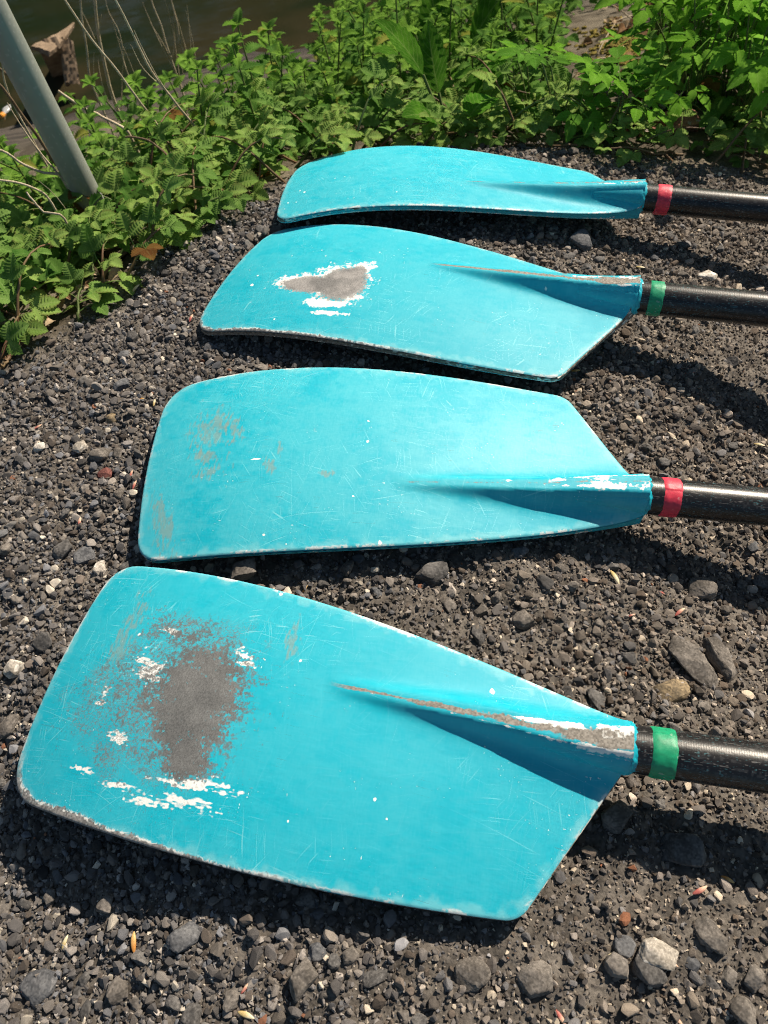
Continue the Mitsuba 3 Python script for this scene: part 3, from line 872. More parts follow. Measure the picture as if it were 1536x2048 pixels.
def leaf_mesh(length, width, teeth=8, bite=.16, fold=.35, droop=.5, pleat=.0, seed=0, peak=.35, tip=1.0):
    """A toothed leaf from the origin along +x, face up (+z): midrib, a row half way out and the toothed margin on both sides."""
    r = np.random.default_rng(seed)
    t = np.linspace(0, 1, 2 * teeth + 2)
    w = np.sin(np.pi * t ** (math.log(.5) / math.log(peak))) ** .8 * (1 - t ** 6 * .2)
    w[0], w[-1] = .02, .0
    tooth = np.ones_like(t)
    tooth[1:-1:2] += bite
    tooth[2:-1:2] -= bite * .75
    edge = w * tooth * width / 2
    lean = np.zeros_like(t)
    lean[1:-1:2] = .35 / len(t)
    ang = -droop * t ** 1.3
    dx = np.cos(ang) * length / (len(t) - 1)
    dz = np.sin(ang) * length / (len(t) - 1)
    cx = np.r_[0, np.cumsum(dx[:-1])]
    cz = np.r_[0, np.cumsum(dz[:-1])]
    rows = []
    for side in (-1, -.5, 0, .5, 1):
        y = side * edge
        up = abs(side) * edge * fold
        if abs(side) == .5:
            y = side * w * width / 2 * 1.06
            up = abs(side) * w * width / 2 * fold + .12 * w * width * .3
        z = cz + up + (pleat * width * np.where(np.arange(len(t)) % 2 == 0, 1, -1) * w * (abs(side) == .5))
        rows.append(np.stack([cx + length * lean * (abs(side) == 1) + .05 * length * abs(side) * w * .6, y, z + r.normal(0, .01, len(t)) * width * (abs(side) == 1)], 1))
    v = np.stack(rows, 1)
    n = len(t)
    i, j = np.meshgrid(np.arange(n - 1), np.arange(4), indexing='ij')
    q = np.stack([i * 5 + j, (i + 1) * 5 + j, (i + 1) * 5 + j + 1, i * 5 + j + 1], -1).reshape(-1, 4)
    uv = np.stack([np.repeat(t, 5), np.tile([-1, -.5, 0, .5, 1], n)], 1)
    return v.reshape(-1, 3), np.vstack([q[:, [0, 1, 2]], q[:, [0, 2, 3]]]), uv


def merge_uv(parts):
    v, f, uv, k = [], [], [], 0
    for a, b, c in parts:
        v.append(a); f.append(b + k); uv.append(c)
        k += len(a)
    return np.vstack(v), np.vstack(f), np.vstack(uv)


def turn(part, R=None, pos=(0, 0, 0), s=1.0):
    v, f, uv = part
    return (v * s) @ (np.eye(3) if R is None else R).T + np.array(pos), f, uv


def stalk(points, r0, r1, sides=5):
    v, f = tube(points, np.linspace(r0, r1, len(points)), sides)
    return v, f, np.column_stack([np.full(len(v), .5), np.zeros(len(v))])


def leaf_bsdf(name, dark, light, vein, rough=.42, trans=1.0, teeth=8, edge=None):
    def fn(p, n, uv):
        t, s = uv.x, dr.abs(uv.y)
        blot = fbm(p.x * 55, p.y * 55, p.z * 55, octaves=2)
        c = mix(dark, light, smoothstep(.3, .75, blot))
        rib_ = dr.abs(dr.sin((t - .30 * s) * math.pi * teeth))
        c = mix(c, vein, .62 * (1 - smoothstep(.0, .30, rib_)) * (1 - smoothstep(.85, 1, s)))
        c = mix(c, vein, .6 * (1 - smoothstep(.02, .07, s)))
        if edge is not None:
            c = mix(c, edge, smoothstep(.55, 1.0, s + .5 * (noise(p.x * 40, p.y * 40, p.z * 40) - .5)) * .6)
        return c
    scene[name] = {'type': 'principledthin', 'base_color': proc(fn), 'roughness': rough, 'diff_trans': trans, 'spec_trans': 0.0, 'eta': 1.5}


leaf_bsdf('mat_nettle_0', (.060, .155, .028), (.125, .250, .050), (.190, .310, .095), rough=.30)
leaf_bsdf('mat_nettle_1', (.125, .260, .036), (.210, .380, .062), (.270, .410, .105), rough=.30)
leaf_bsdf('mat_nettle_2', (.200, .240, .040), (.300, .320, .070), (.330, .350, .100), rough=.35)
leaf_bsdf('mat_bramble_0', (.195, .330, .070), (.290, .430, .112), (.370, .480, .175), rough=.32, teeth=7, edge=(.150, .140, .050))
leaf_bsdf('mat_bramble_1', (.132, .255, .055), (.205, .345, .090), (.280, .400, .140), rough=.32, teeth=7)
leaf_bsdf('mat_elder_0', (.130, .320, .026), (.200, .430, .052), (.250, .450, .090), rough=.38, teeth=6)
leaf_bsdf('mat_elder_1', (.085, .225, .026), (.135, .310, .045), (.180, .340, .080), rough=.38, teeth=6)
leaf_bsdf('mat_dock', (.045, .135, .014), (.085, .220, .022), (.190, .300, .080), rough=.38, teeth=9)
leaf_bsdf('mat_red_leaf', (.13, .060, .022), (.20, .115, .035), (.20, .15, .06), teeth=7)
scene['mat_stem_green'] = principled((.085, .120, .035), .6, .3)
scene['mat_stem_red'] = principled(proc(lambda p, n, uv: mix((.11, .045, .030), (.15, .12, .05), fbm(p.x * 30, p.y * 30, p.z * 30))), .6, .3)
scene['mat_dry'] = principled(proc(lambda p, n, uv: mix((.30, .235, .155), (.56, .48, .36), fbm(p.x * 70, p.y * 70, p.z * 70)) * (.7 + .5 * noise(p.x * 500, p.y * 500, p.z * 500))), .8, .2)
scene['mat_dry_dark'] = principled(proc(lambda p, n, uv: mix((.085, .055, .035), (.20, .145, .095), fbm(p.x * 60, p.y * 60, p.z * 60))), .8, .2)

rz = lambda a: Rot.from_euler('z', a).as_matrix()
ry = lambda a: Rot.from_euler('y', a).as_matrix()
rx = lambda a: Rot.from_euler('x', a).as_matrix()


def protos(meshes, mats):
    """One shape dict per leaf mesh and colour, shared by all its copies."""
    return [[mikit.ply((v, f), m, smooth=True, uv=uv) for m in mats] for v, f, uv in meshes]


NETTLE = protos([leaf_mesh(1, .50, 9, .30, .34, .45 + .45 * (s % 3), .03, s, .30) for s in range(4)], ['mat_nettle_0', 'mat_nettle_1', 'mat_nettle_2'])


def trifoliate(s):
    """A bramble leaf: three toothed, pleated leaflets on one stalk."""
    r = np.random.default_rng(500 + s)
    big = leaf_mesh(.60, .44, 7, .14, .22, .35 + .3 * r.random(), .055, s, .40)
    side = leaf_mesh(.50, .36, 7, .14, .22, .35 + .3 * r.random(), .055, s + 40, .40)
    return merge_uv([stalk(np.array([(0, 0, 0), (.25, 0, .05), (.5, 0, .02)]), .014, .011, 4), turn(big, ry(.15), (.5, 0, .02)),
                     turn(side, rz(1.15) @ rx(.25), (.42, .01, .03)), turn(side, rz(-1.15) @ rx(-.25), (.42, -.01, .03))])


BRAMBLE = protos([trifoliate(s) for s in range(5)], ['mat_bramble_0', 'mat_bramble_1', 'mat_red_leaf'])


def elder_leaf(s):
    """A ground elder leaf: three groups of three pointed leaflets."""
    r = np.random.default_rng(700 + s)
    parts = [stalk(np.array([(0, 0, 0), (.15, 0, .02), (.62, 0, .0)]), .010, .006, 4)]
    for a, at_, n in ((0, .45, 1.0), (1.0, .22, .85), (-1.0, .22, .85)):
        R = rz(a)
        base_ = np.array([at_ * .45, 0, .02])
        for b, q, m in ((0, .30, 1.0), (1.0, .20, .75), (-1.0, .20, .75)):
            pos = base_ + R @ np.array([q, 0, .0])
            parts.append(turn(leaf_mesh(.42 * n * m, .22 * n * m, 6, .10, .25, .2 + .5 * r.random(), .01, s * 9 + 3, .36), R @ rz(b) @ rx(r.normal() * .2), pos))
    return merge_uv(parts)


ELDER = protos([elder_leaf(s) for s in range(4)], ['mat_elder_0', 'mat_elder_1'])
DOCK = protos([leaf_mesh(1, .46, 9, .07, .22, .6, .02, 70 + s, .42) for s in range(2)], ['mat_dock'])


def put_leaf(holder, proto, pos, R, size, name='leaf'):
    key = f"{holder}__{numbered(holder + '__' + name).rsplit('__', 1)[1]}"
    scene[key] = {**proto, 'to_world': frame(pos, R, size)}


def nettle(x, y, height, label, big=.052):
    o = numbered('nettle_plant')
    tag(o, label, 'nettle', 'nettles on the bank')
    base_ = np.array([x, y, float(gz(x, y)) - .01])
    lean = prng.normal(size=2) * .10
    s = np.linspace(0, 1, 7)
    line = base_ + np.stack([lean[0] * s ** 1.5 * height * 1.5, lean[1] * s ** 1.5 * height * 1.5, s * height], 1)
    scene[f'{o}__stem'] = mikit.ply(tube(line, np.linspace(.0028, .0014, 7), 5), 'mat_stem_green', smooth=True)
    tone = int(prng.random() < .5)
    hale = prng.uniform(.8, 1.3)
    nodes = int(np.clip(height / .042, 5, 9))
    a0 = prng.uniform(0, 6.28)
    for k in range(nodes):
        f_ = .30 + .70 * ((k + 1) / nodes) ** .85
        p = np.array([np.interp(f_, s, line[:, i]) for i in range(3)])
        size = big * hale * (1.12 - .62 * f_ ** 2.2) * prng.uniform(.85, 1.15)
        if k == nodes - 1:
            size *= .85
        for side in (0, math.pi):
            a = a0 + k * math.pi / 2 + side + prng.normal() * .22
            pitch = -.35 + .25 * (1 - f_) * 1.4 + prng.normal() * .18 if k < nodes - 1 else -.55
            R = rz(a) @ ry(pitch) @ rx(prng.normal() * .18)
            put_leaf(o, NETTLE[prng.integers(4)][2 if prng.random() < .05 else tone if prng.random() < .8 else 1 - tone], p + rz(a) @ np.array([.004, 0, 0]), R, size)
    for q in range(6):
        a = a0 + .8 + q * 1.05
        put_leaf(o, NETTLE[prng.integers(4)][1], line[-1] - [0, 0, .003], rz(a) @ ry(-.45 - .12 * (q % 3)), big * (.52 - .05 * (q % 3)))


def gz_edge(line):
    return line[:, 1] - edge_y(line[:, 0])


def bramble(x, y, reach, label, heading, leaves=6, size=.056, red=.012):
    base_ = np.array([x, y, float(gz(x, y)) - .006])
    s = np.linspace(0, 1, 9)
    hd = np.array([math.cos(heading), math.sin(heading), 0])
    sag = prng.uniform(.25, .6)
    line = base_ + hd * (s * reach)[:, None] + np.array([0, 0, 1]) * (reach * sag * np.sin(s * 2.3))[:, None]
    line[:, :2] += prng.normal(size=2) * .02 * (s ** 2)[:, None]
    g = gz(line[:, 0], line[:, 1])
    line[:, 2] = np.maximum(line[:, 2], g + .012 * (s > 0))
    if (underside(line[:, 0], line[:, 1]) < 8).any() or (gz_edge(line) < .015).any():
        return bramble(x, y, reach * .8, label, heading + 1.1, leaves, size, red) if reach > .03 else None
    o = numbered('bramble_sprig')
    tag(o, label, 'bramble', 'bramble sprigs along the gravel')
    scene[f'{o}__cane'] = mikit.ply(tube(line, np.linspace(.0026, .0011, 9), 5), 'mat_stem_red' if prng.random() < .55 else 'mat_stem_green', smooth=True)
    for k in range(leaves):
        f_ = .18 + .82 * (k + prng.uniform(.1, .9)) / leaves
        p = np.array([np.interp(f_, s, line[:, i]) for i in range(3)])
        a = heading + (1 if k % 2 else -1) * prng.uniform(.5, 1.5) + prng.normal() * .3
        m = 2 if prng.random() < red else int(prng.random() < .45)
        put_leaf(o, BRAMBLE[prng.integers(5)][m], p, rz(a) @ ry(-.25 + prng.normal() * .3) @ rx(prng.normal() * .25), size * prng.uniform(.7, 1.2) * (1.05 - .35 * f_))


def elder(x, y, height, label, n=7, size=.115):
    o = numbered('ground_elder_plant')
    tag(o, label, 'ground elder', 'bright leafy plants at the right')
    base_ = np.array([x, y, float(gz(x, y)) - .01])
    for k in range(n):
        a = prng.uniform(0, 6.28)
        out = prng.uniform(.05, .35) * height
        h = height * prng.uniform(.55, 1.05)
        tip = base_ + np.array([math.cos(a) * out, math.sin(a) * out, h])
        line = smooth_line([base_, base_ * .5 + tip * .5 + [0, 0, h * .12], tip], 6)
        scene[f"{o}__{numbered(o + '__stem').rsplit('__', 1)[1]}"] = mikit.ply(tube(line, np.linspace(.0022, .0013, 6), 5), 'mat_stem_green', smooth=True)
        put_leaf(o, ELDER[prng.integers(4)][int(prng.random() < .35)], tip, rz(a + prng.normal() * .4) @ ry(.12 + prng.normal() * .25) @ rx(prng.normal() * .2), size * prng.uniform(.75, 1.2))


KEEP = [(on_ground(a, b), r) for a, b, r in ((1325, 262, .075), (1350, 285, .06), (1300, 290, .05), (1300, 215, .06), (1235, 272, .035))]


def kept_free(x, y):
    return any((x - q[0]) ** 2 + (y - q[1]) ** 2 < r * r for q, r in KEEP)


def sites(n, ok, x0, x1, y0, y1, gap):
    """Places for n plants that keep a distance from each other."""
    out = []
    for _ in range(n * 60):
        x, y = prng.uniform(x0, x1), prng.uniform(y0, y1)
        if ok(x, y) and not kept_free(x, y) and all((x - a) ** 2 + (y - b) ** 2 > gap * gap for a, b in out):
            out.append((x, y))
            if len(out) >= n:
                break
    return out


def seen(x, y, up=.15, margin=160):
    return bool(in_view(np.array([x]), np.array([y]), np.array([float(gz(x, y)) + up]), margin)[0])


ymax = lambda x: float(np.interp(x, [-1.4, -.8, -.5, 0, .35, .8, 1.3], [1.35, 1.55, 1.8, 2.25, 2.85, 2.9, 2.6]))
E1 = lambda x: float(edge_y(np.array([x]))[0])
bare = lambda x, y: .37 < x / y < .50 and 1.36 < y < 2.6           # the bare litter patch at the right

spots = sites(230, lambda x, y: y > E1(x) + .30 and y < ymax(x) and x / y < .34 and not bare(x, y) and seen(x, y), -1.1, 1.15, 1.2, 2.9, .078)
for x, y in spots:
    nettle(x, y, prng.uniform(.16, .30) * float(np.interp(x, [-1, -.3, .2], [.66, .78, 1.0])), 'stinging nettle with dark toothed leaves in pairs, growing on the bank behind the oars')
spots = sites(30, lambda x, y: y > 2.0 and x / y > .49 and not bare(x, y) and seen(x, y), .3, 1.7, 1.9, 2.9, .14)
for x, y in spots:
    nettle(x, y, prng.uniform(.2, .38), 'stinging nettle with dark toothed leaves in pairs, growing on the bank behind the oars')
spots = sites(150, lambda x, y: .03 < y - E1(x) < .52 and seen(x, y), -1.0, -.10, .45, 1.7, .042)
for x, y in spots:
    bramble(x, y, prng.uniform(.08, .19), 'bramble sprig with pale green three-part leaves at the gravel edge left of the oars', prng.uniform(0, 6.28), 7)
spots = sites(80, lambda x, y: .03 < y - E1(x) < .30 and seen(x, y), -.10, 1.15, .7, 1.6, .048)
for x, y in spots:
    bramble(x, y, prng.uniform(.09, .18), 'bramble sprig with grey-green three-part leaves at the gravel edge behind the farthest oar', prng.uniform(0, 6.28), 6, red=.025)
spots = sites(70, lambda x, y: x / y > .50 and y > E1(x) + .22 and not bare(x, y) and seen(x, y, .3), .45, 1.8, 1.0, 2.3, .075)
for x, y in spots:
    elder(x, y, prng.uniform(.18, .34), 'bright green ground elder with pointed leaflets at the right, above the farthest oar shaft')
for px_, py_, h_ in ((1115, 215, .16), (1170, 200, .15), (1060, 190, .16), (1230, 225, .12)):
    c = on_ground(px_, py_ + 60)
    elder(c[0], c[1], h_, 'small pale green leafy plant among the brambles behind the farthest oar', 4, .11)
# big-leaved plants between the nettles
for px_, py_, ln, hd, label in ((905, 150, .21, .3, 'large dock with one broad bright leaf held up among the nettles'), (790, 150, .12, 1.9, 'broad-leaved plant with upright smooth leaves in the middle of the nettles'),
                                (900, 225, .13, 2.6, 'low broad-leaved plant with dark leaves just behind the farthest blade')):
    c = on_ground(px_, py_ + 50)
    o = numbered('dock_plant')
    tag(o, label, 'dock')
    for k in range(5):
        a = hd + k * 1.35 + prng.normal() * .2
        up = prng.uniform(.5, 1.1)
        p0 = np.array([c[0], c[1], c[2] - .01])
        p1 = p0 + np.array([math.cos(a) * .05, math.sin(a) * .05, .07 + .05 * (k == 0)])
        scene[f"{o}__{numbered(o + '__stem').rsplit('__', 1)[1]}"] = mikit.ply(tube(smooth_line([p0, p1], 4), .003, 5), 'mat_stem_green', smooth=True)
        put_leaf(o, DOCK[k % 2][0], p1, rz(a) @ ry(-up) @ rx(prng.normal() * .4), ln * prng.uniform(.7, 1.0))

# low growth that fills the gaps: nobody could count it
def undergrowth(n, ok, size, meshes, key, mat, label):
    v_, f_, u_, k_ = [], [], [], 0
    cnt = 0
    while cnt < n:
        x, y = prng.uniform(-1.5, 1.9), prng.uniform(.4, 3.0)
        cnt += 1
        if not ok(x, y) or kept_free(x, y):
            continue
        m = meshes[prng.integers(len(meshes))]
        pos = (x, y, float(gz(x, y)) + prng.uniform(.0, .07))
        a, b, c = turn(m, rz(prng.uniform(0, 6.28)) @ ry(prng.normal() * .5 - .2) @ rx(prng.normal() * .4), pos, size * prng.uniform(.6, 1.3))
        v_.append(a); f_.append(b + k_); u_.append(c)
        k_ += len(a)
    scene[key] = mikit.ply((np.vstack(v_), np.vstack(f_)), mat, smooth=True, uv=np.vstack(u_))
    tag(key, label, 'undergrowth', kind='stuff')


low = [leaf_mesh(1, .6, 5, .16, .3, .6, .02, 80 + s, .36) for s in range(4)]
undergrowth(15000, lambda x, y: y > E1(x) + .10 and y < ymax(x) + .1 and not bare(x, y) and seen(x, y, .05, 60), .036, low, 'undergrowth', 'mat_nettle_0', 'low dark green leaves filling the gaps between the plants on the bank')


# ------------------------------------------------------------------ the post, dry stalks, driftwood and litter
erng = np.random.default_rng(5)


def post_color(p, n, uv):
    a = fbm(p.x * 60, p.y * 60, p.z * 14, octaves=3)
    s = smoothstep(.74, .80, noise(p.x * 320, p.y * 320, p.z * 180))
    return mix(mix((.180, .196, .176), (.222, .236, .212), a), (.30, .30, .28), .35 * s)


scene['mat_post'] = principled(proc(post_color), .48, .5)
pc = on_ground(212, 462)
tag('post', 'grey-green painted steel tube post standing among the brambles at the left', 'post')
scene['post__tube'] = mikit.ply(tube(np.array([(pc[0], pc[1], pc[2] - .12), (pc[0], pc[1], pc[2] + .3), (pc[0], pc[1], 1.00)]), .0222, 48, close=False), 'mat_post', smooth=True)
scene['post__cap'] = mikit.ply(tube(np.array([(pc[0], pc[1], .992), (pc[0], pc[1], 1.006), (pc[0], pc[1], 1.012)]), [.0228, .0228, .015], 48), 'mat_post', smooth=35)


def stalk_thing(name, label, px_pts, ys, r0, r1, mat='mat_dry', side=(), group='dry stalks at the left', root=True, cat='dry stalk'):
    """A dry stalk through these places of the photograph, at these distances; side: (share of the length, px, py, distance, radius)."""
    o = numbered(name)
    tag(o, label, cat, group)
    ys = np.interp(np.linspace(0, 1, len(px_pts)), np.linspace(0, 1, len(ys)), ys)
    pts = np.array([at_y(a, b, y) for (a, b), y in zip(px_pts, ys)])
    if root:
        g = pts[0].copy()
        g[2] = float(gz(g[0], g[1])) - .02
        if g[2] < pts[0][2] - .01:
            pts = np.vstack([g + (pts[0] - pts[1]) * .15 * [1, 1, 0], pts])
    line = smooth_line(pts, 26)
    line += .0012 * erng.normal(size=line.shape).cumsum(0) * .35
    scene[f'{o}__stem'] = mikit.ply(tube(line, np.linspace(r0, r1, len(line)), 6), mat, smooth=True)
    for f_, a, b, y, r in side:
        p0 = line[int(f_ * (len(line) - 1))]
        p1 = at_y(a, b, y)
        mid = (p0 + p1) / 2 + erng.normal(size=3) * .012
        scene[f"{o}__{numbered(o + '__twig').rsplit('__', 1)[1]}"] = mikit.ply(tube(smooth_line([p0, mid, p1], 8), np.linspace(r, r * .45, 8), 5), mat, smooth=True)
    return o


ST = [
    ('dry_stalk', 'long straw coloured stalk leaning left across the nettles, right beside the post', [(322, 262), (279, 198), (226, 122), (182, 70), (135, 0), (115, -30)], (1.34, 1.30), .0026, .0015, 'mat_dry', ()),
    ('dry_stalk', 'long pale brown stalk leaning left, ending in the middle of the nettles', [(432, 296), (400, 262), (350, 203), (290, 122), (252, 48), (222, -10)], (1.32, 1.28), .0026, .0015, 'mat_dry', ((.55, 268, 60, 1.29, .0012), (.62, 262, 90, 1.29, .0010))),
    ('dry_stalk', 'thick upright straw stalk with bent side twigs behind the post', [(231, 205), (216, 150), (200, 80), (189, 0), (186, -30)], (1.95, 1.95), .0048, .0030, 'mat_dry', ((.35, 250, 95, 1.95, .0016), (.55, 160, 15, 1.95, .0016), (.6, 203, 30, 1.93, .0018), (.3, 196, 120, 1.96, .0014))),
    ('dry_stalk', 'thin upright pale stalk just left of the thick one', [(184, 168), (177, 110), (170, 70), (163, 0), (161, -20)], (1.9, 1.9), .0026, .0018, 'mat_dry', ((.4, 188, 105, 1.9, .001),)),
    ('dry_stalk', 'branched grey seed stalk at the top, rising from the nettles', [(334, 92), (322, 50), (308, 15), (298, -20)], (2.1, 2.1), .0030, .0016, 'mat_dry', ((.3, 300, 45, 2.1, .0014), (.4, 348, 20, 2.1, .0014), (.55, 285, 5, 2.1, .0013), (.6, 330, 0, 2.1, .0012), (.2, 352, 40, 2.1, .0012))),
    ('dry_stalk', 'forked grey seed stalk at the top, right of the branched one', [(361, 86), (354, 45), (345, 12), (338, -20)], (2.1, 2.1), .0028, .0014, 'mat_dry', ((.45, 374, 10, 2.1, .0012), (.5, 344, 5, 2.1, .0012), (.35, 372, 22, 2.1, .001))),
    ('dry_stalk', 'thin curled seed stalk hanging over the dark water', [(250, 128), (247, 90), (238, 55), (222, 25), (215, -10)], (1.9, 1.9), .0018, .0009, 'mat_dry', ((.4, 232, 68, 1.9, .0008), (.6, 226, 45, 1.9, .0008))),
    ('dry_stalk', 'brown cane rising from the foot of the post to the left border', [(152, 372), (100, 320), (60, 262), (30, 222), (0, 180), (-30, 150)], (1.22, 1.20), .0034, .0022, 'mat_dry_dark', ()),
    ('dry_stalk', 'reddish brown cane crossing behind the post to the left border', [(72, 232), (50, 190), (20, 155), (-5, 135), (-30, 115)], (1.50, 1.48), .0036, .0026, 'mat_dry_dark', ()),
    ('dry_stalk', 'pale thin stalk curving up at the left border', [(24, 202), (10, 165), (8, 145), (9, 122)], (1.35, 1.35), .0024, .0014, 'mat_dry', ()),
    ('dry_stalk', 'bent white twig arching from the left border toward the post', [(121, 347), (85, 340), (45, 322), (12, 300), (-10, 294)], (1.16, 1.14), .0026, .0018, 'mat_dry', ((.6, 14, 205, 1.2, .0016),)),
    ('dry_stalk', 'pale twig low at the left border below the arching white one', [(95, 396), (70, 380), (30, 368), (-10, 362)], (1.08, 1.06), .0022, .0014, 'mat_dry', ((.2, 78, 362, 1.08, .001),)),
    ('dry_stalk', 'pale straight stick lying over the nettles right of the post', [(257, 266), (215, 242), (188, 228), (118, 186)], (1.42, 1.52), .0028, .0022, 'mat_dry', ()),
    ('dry_stalk', 'dead brown bramble cane hooked over the leaves right of the post', [(400, 362), (360, 335), (320, 300), (290, 280), (246, 275)], (1.18, 1.22), .0024, .0014, 'mat_dry_dark', ((.6, 296, 276, 1.2, .001),)),
    ('dry_stalk', 'yellowish bent stalk in the brambles below the post', [(122, 432), (85, 425), (60, 400), (50, 385)], (1.02, 1.04), .0022, .0014, 'mat_dry', ()),
]
for q in ST:
    stalk_thing(q[0], q[1], q[2], q[3], q[4] * 1.05, q[5] * 1.05, q[6], q[7])


def runner(label, px_pts, r, mat):
    """A cane lying along the edge of the gravel."""
    o = numbered('fallen_cane')
    pts = np.array([on_ground(a, b) for a, b in px_pts])
    pts[:, 2] += r * 1.2 + .004
    scene[o] = mikit.ply(tube(smooth_line(pts, 24) + .0015 * erng.normal(size=(24, 3)), r, 6), mat, smooth=True)
    tag(o, label, 'cane', 'canes lying along the gravel edge')


runner('grey brown fallen cane along the gravel edge left of the farthest blade', [(330, 458), (372, 450), (420, 430), (470, 405), (505, 393)], .0034, 'mat_dry_dark')
runner('dark red fallen cane between the brambles and the gravel at the left', [(205, 548), (245, 520), (300, 480), (350, 462)], .0026, 'mat_stem_red')
runner('short reddish cane on the gravel edge behind the farthest oar joint', [(1255, 309), (1290, 311), (1330, 313), (1362, 318)], .0024, 'mat_stem_red')
runner('thin red runner at the gravel edge behind the farthest blade', [(1000, 296), (1070, 296), (1130, 298), (1182, 302)], .0020, 'mat_stem_red')
runner('brown cane at the far left border at the gravel edge', [(0, 745), (30, 715), (52, 690)], .0028, 'mat_stem_red')

# broken timber at the water's edge
scene['mat_timber'] = principled(proc(lambda p, n, uv: mix((.115, .080, .052), (.27, .205, .145), fbm(p.x * 60, p.y * 14, p.z * 60, octaves=3)) * (.88 + .24 * noise(p.x * 160, p.y * 160, p.z * 160))), .85, .2)


def timber(a, b, width, thick, seed, up=np.array([0, 0, 1.0]), jag=.03, taper=0.0):
    r = np.random.default_rng(seed)
    a, b = np.asarray(a, float), np.asarray(b, float)
    d = b - a
    L = np.linalg.norm(d)
    d /= L
    s = np.cross(d, up)
    s /= np.linalg.norm(s)
    u = np.cross(s, d)
    n, m = 14, 8
    vv, uv, ff = [], [], []
    g = np.linspace(-1, 1, m)
    for i, t in enumerate(np.linspace(0, 1, n)):
        for k, (side, lvl) in enumerate([(x_, 1) for x_ in g] + [(x_, -1) for x_ in g[::-1]]):
            end = jag * (meshkit.noise(np.array([side * 2.3 + seed, lvl * 1.7, i > n / 2])) - .4) * (1 if i > n / 2 else -1) * (i in (0, n - 1))
            vv.append(a + d * (t * L + end) + s * (side + .9 * taper * t) * width / 2 * (1 - taper * t) * (1 + .012 * r.normal()) + u * (lvl * thick / 2 * (1 - .12 * abs(side) ** 6) + 0.0012 * r.normal()))
            uv.append((t * L * 8, side * .5 + lvl * 2))
    w = 2 * m
    for i in range(n - 1):
        for k in range(w):
            ff.append((i * w + k, i * w + (k + 1) % w, (i + 1) * w + (k + 1) % w, (i + 1) * w + k))
    ff = np.array(ff)
    tri = np.vstack([ff[:, [0, 1, 2]], ff[:, [0, 2, 3]]])
    ends = []
    for o_ in (0, (n - 1) * w):
        for k in range(m - 1):
            q = (o_ + k, o_ + k + 1, o_ + w - 2 - k, o_ + w - 1 - k)
            ends += [(q[0], q[1], q[2]), (q[0], q[2], q[3])] if o_ == 0 else [(q[0], q[2], q[1]), (q[0], q[3], q[2])]
    return np.array(vv), np.vstack([tri, np.array(ends)]), np.array(uv)


c0, c1 = on_ground(140, 182), at_y(98, 92, 3.35)
c1[2] = max(c1[2], WATER_Z + .05)
v, f, uv = timber(c0 + [0, 0, .05], c1, .085, .05, 3)
scene['beam'] = mikit.ply((v, f), 'mat_timber', smooth=False, uv=uv)
tag('beam', 'weathered brown beam reaching into the dark water, behind the post', 'beam')
p0, p1 = at_y(104, 84, 3.38), at_y(146, 50, 3.55)
v, f, uv = timber(p0 - (p1 - p0) * .5, p1, .075, .018, 8, up=np.array([.2, -.35, .9]), jag=.02, taper=.93)
scene['broken_plank'] = mikit.ply((v, f), 'mat_timber', smooth=False, uv=uv)
tag('broken_plank', 'broken plank with a pointed end tilted up out of the water', 'plank')
p0, p1 = at_y(118, 110, 3.34), at_y(131, 82, 3.42)
v, f, uv = timber(p0 - [0, 0, .12], p1, .055, .04, 12, up=np.array([.3, -.9, .3]))
scene['timber_stump'] = mikit.ply((v, f), 'mat_timber', smooth=False, uv=uv)
tag('timber_stump', 'pale stump of wood propping up the broken plank', 'stump')

# small bottle at the water's edge
scene['mat_bottle'] = {'type': 'principledthin', 'base_color': rgb((.75, .78, .80)), 'roughness': .2, 'diff_trans': .8, 'spec_trans': .35, 'eta': 1.4}
scene['mat_cap'] = principled((.60, .24, .03), .4, .5)
bc = on_ground(48, 224)
prof = np.array([(0, 0), (.016, 0), (.018, .004), (.018, .06), (.0165, .064), (.018, .068), (.017, .085), (.008, .10), (.007, .112)])
g = np.linspace(0, 2 * np.pi, 25)
vb = np.stack([np.outer(prof[:, 0], np.cos(g)), np.outer(prof[:, 0], np.sin(g)), np.repeat(prof[:, 1:], 25, 1)], -1).reshape(-1, 3)
i_, j_ = np.meshgrid(np.arange(len(prof) - 1), np.arange(24), indexing='ij')
qb = np.stack([i_ * 25 + j_, i_ * 25 + j_ + 1, (i_ + 1) * 25 + j_ + 1, (i_ + 1) * 25 + j_], -1).reshape(-1, 4)
Rb = rz(-1.9) @ ry(1.25)
tag('bottle', 'small pale plastic bottle with an orange cap lying in the plants left of the post', 'bottle')
scene['bottle__body'] = mikit.ply((vb * 1.3, qb), 'mat_bottle', smooth=True, to_world=frame(bc + [0, 0, .03], Rb))
scene['bottle__cap'] = mikit.ply(tube(np.array([(0, 0, .138), (0, 0, .160), (0, 0, .163)]), [.0115, .0115, .009], 20), 'mat_cap', smooth=35, to_world=frame(bc + [0, 0, .03], Rb))

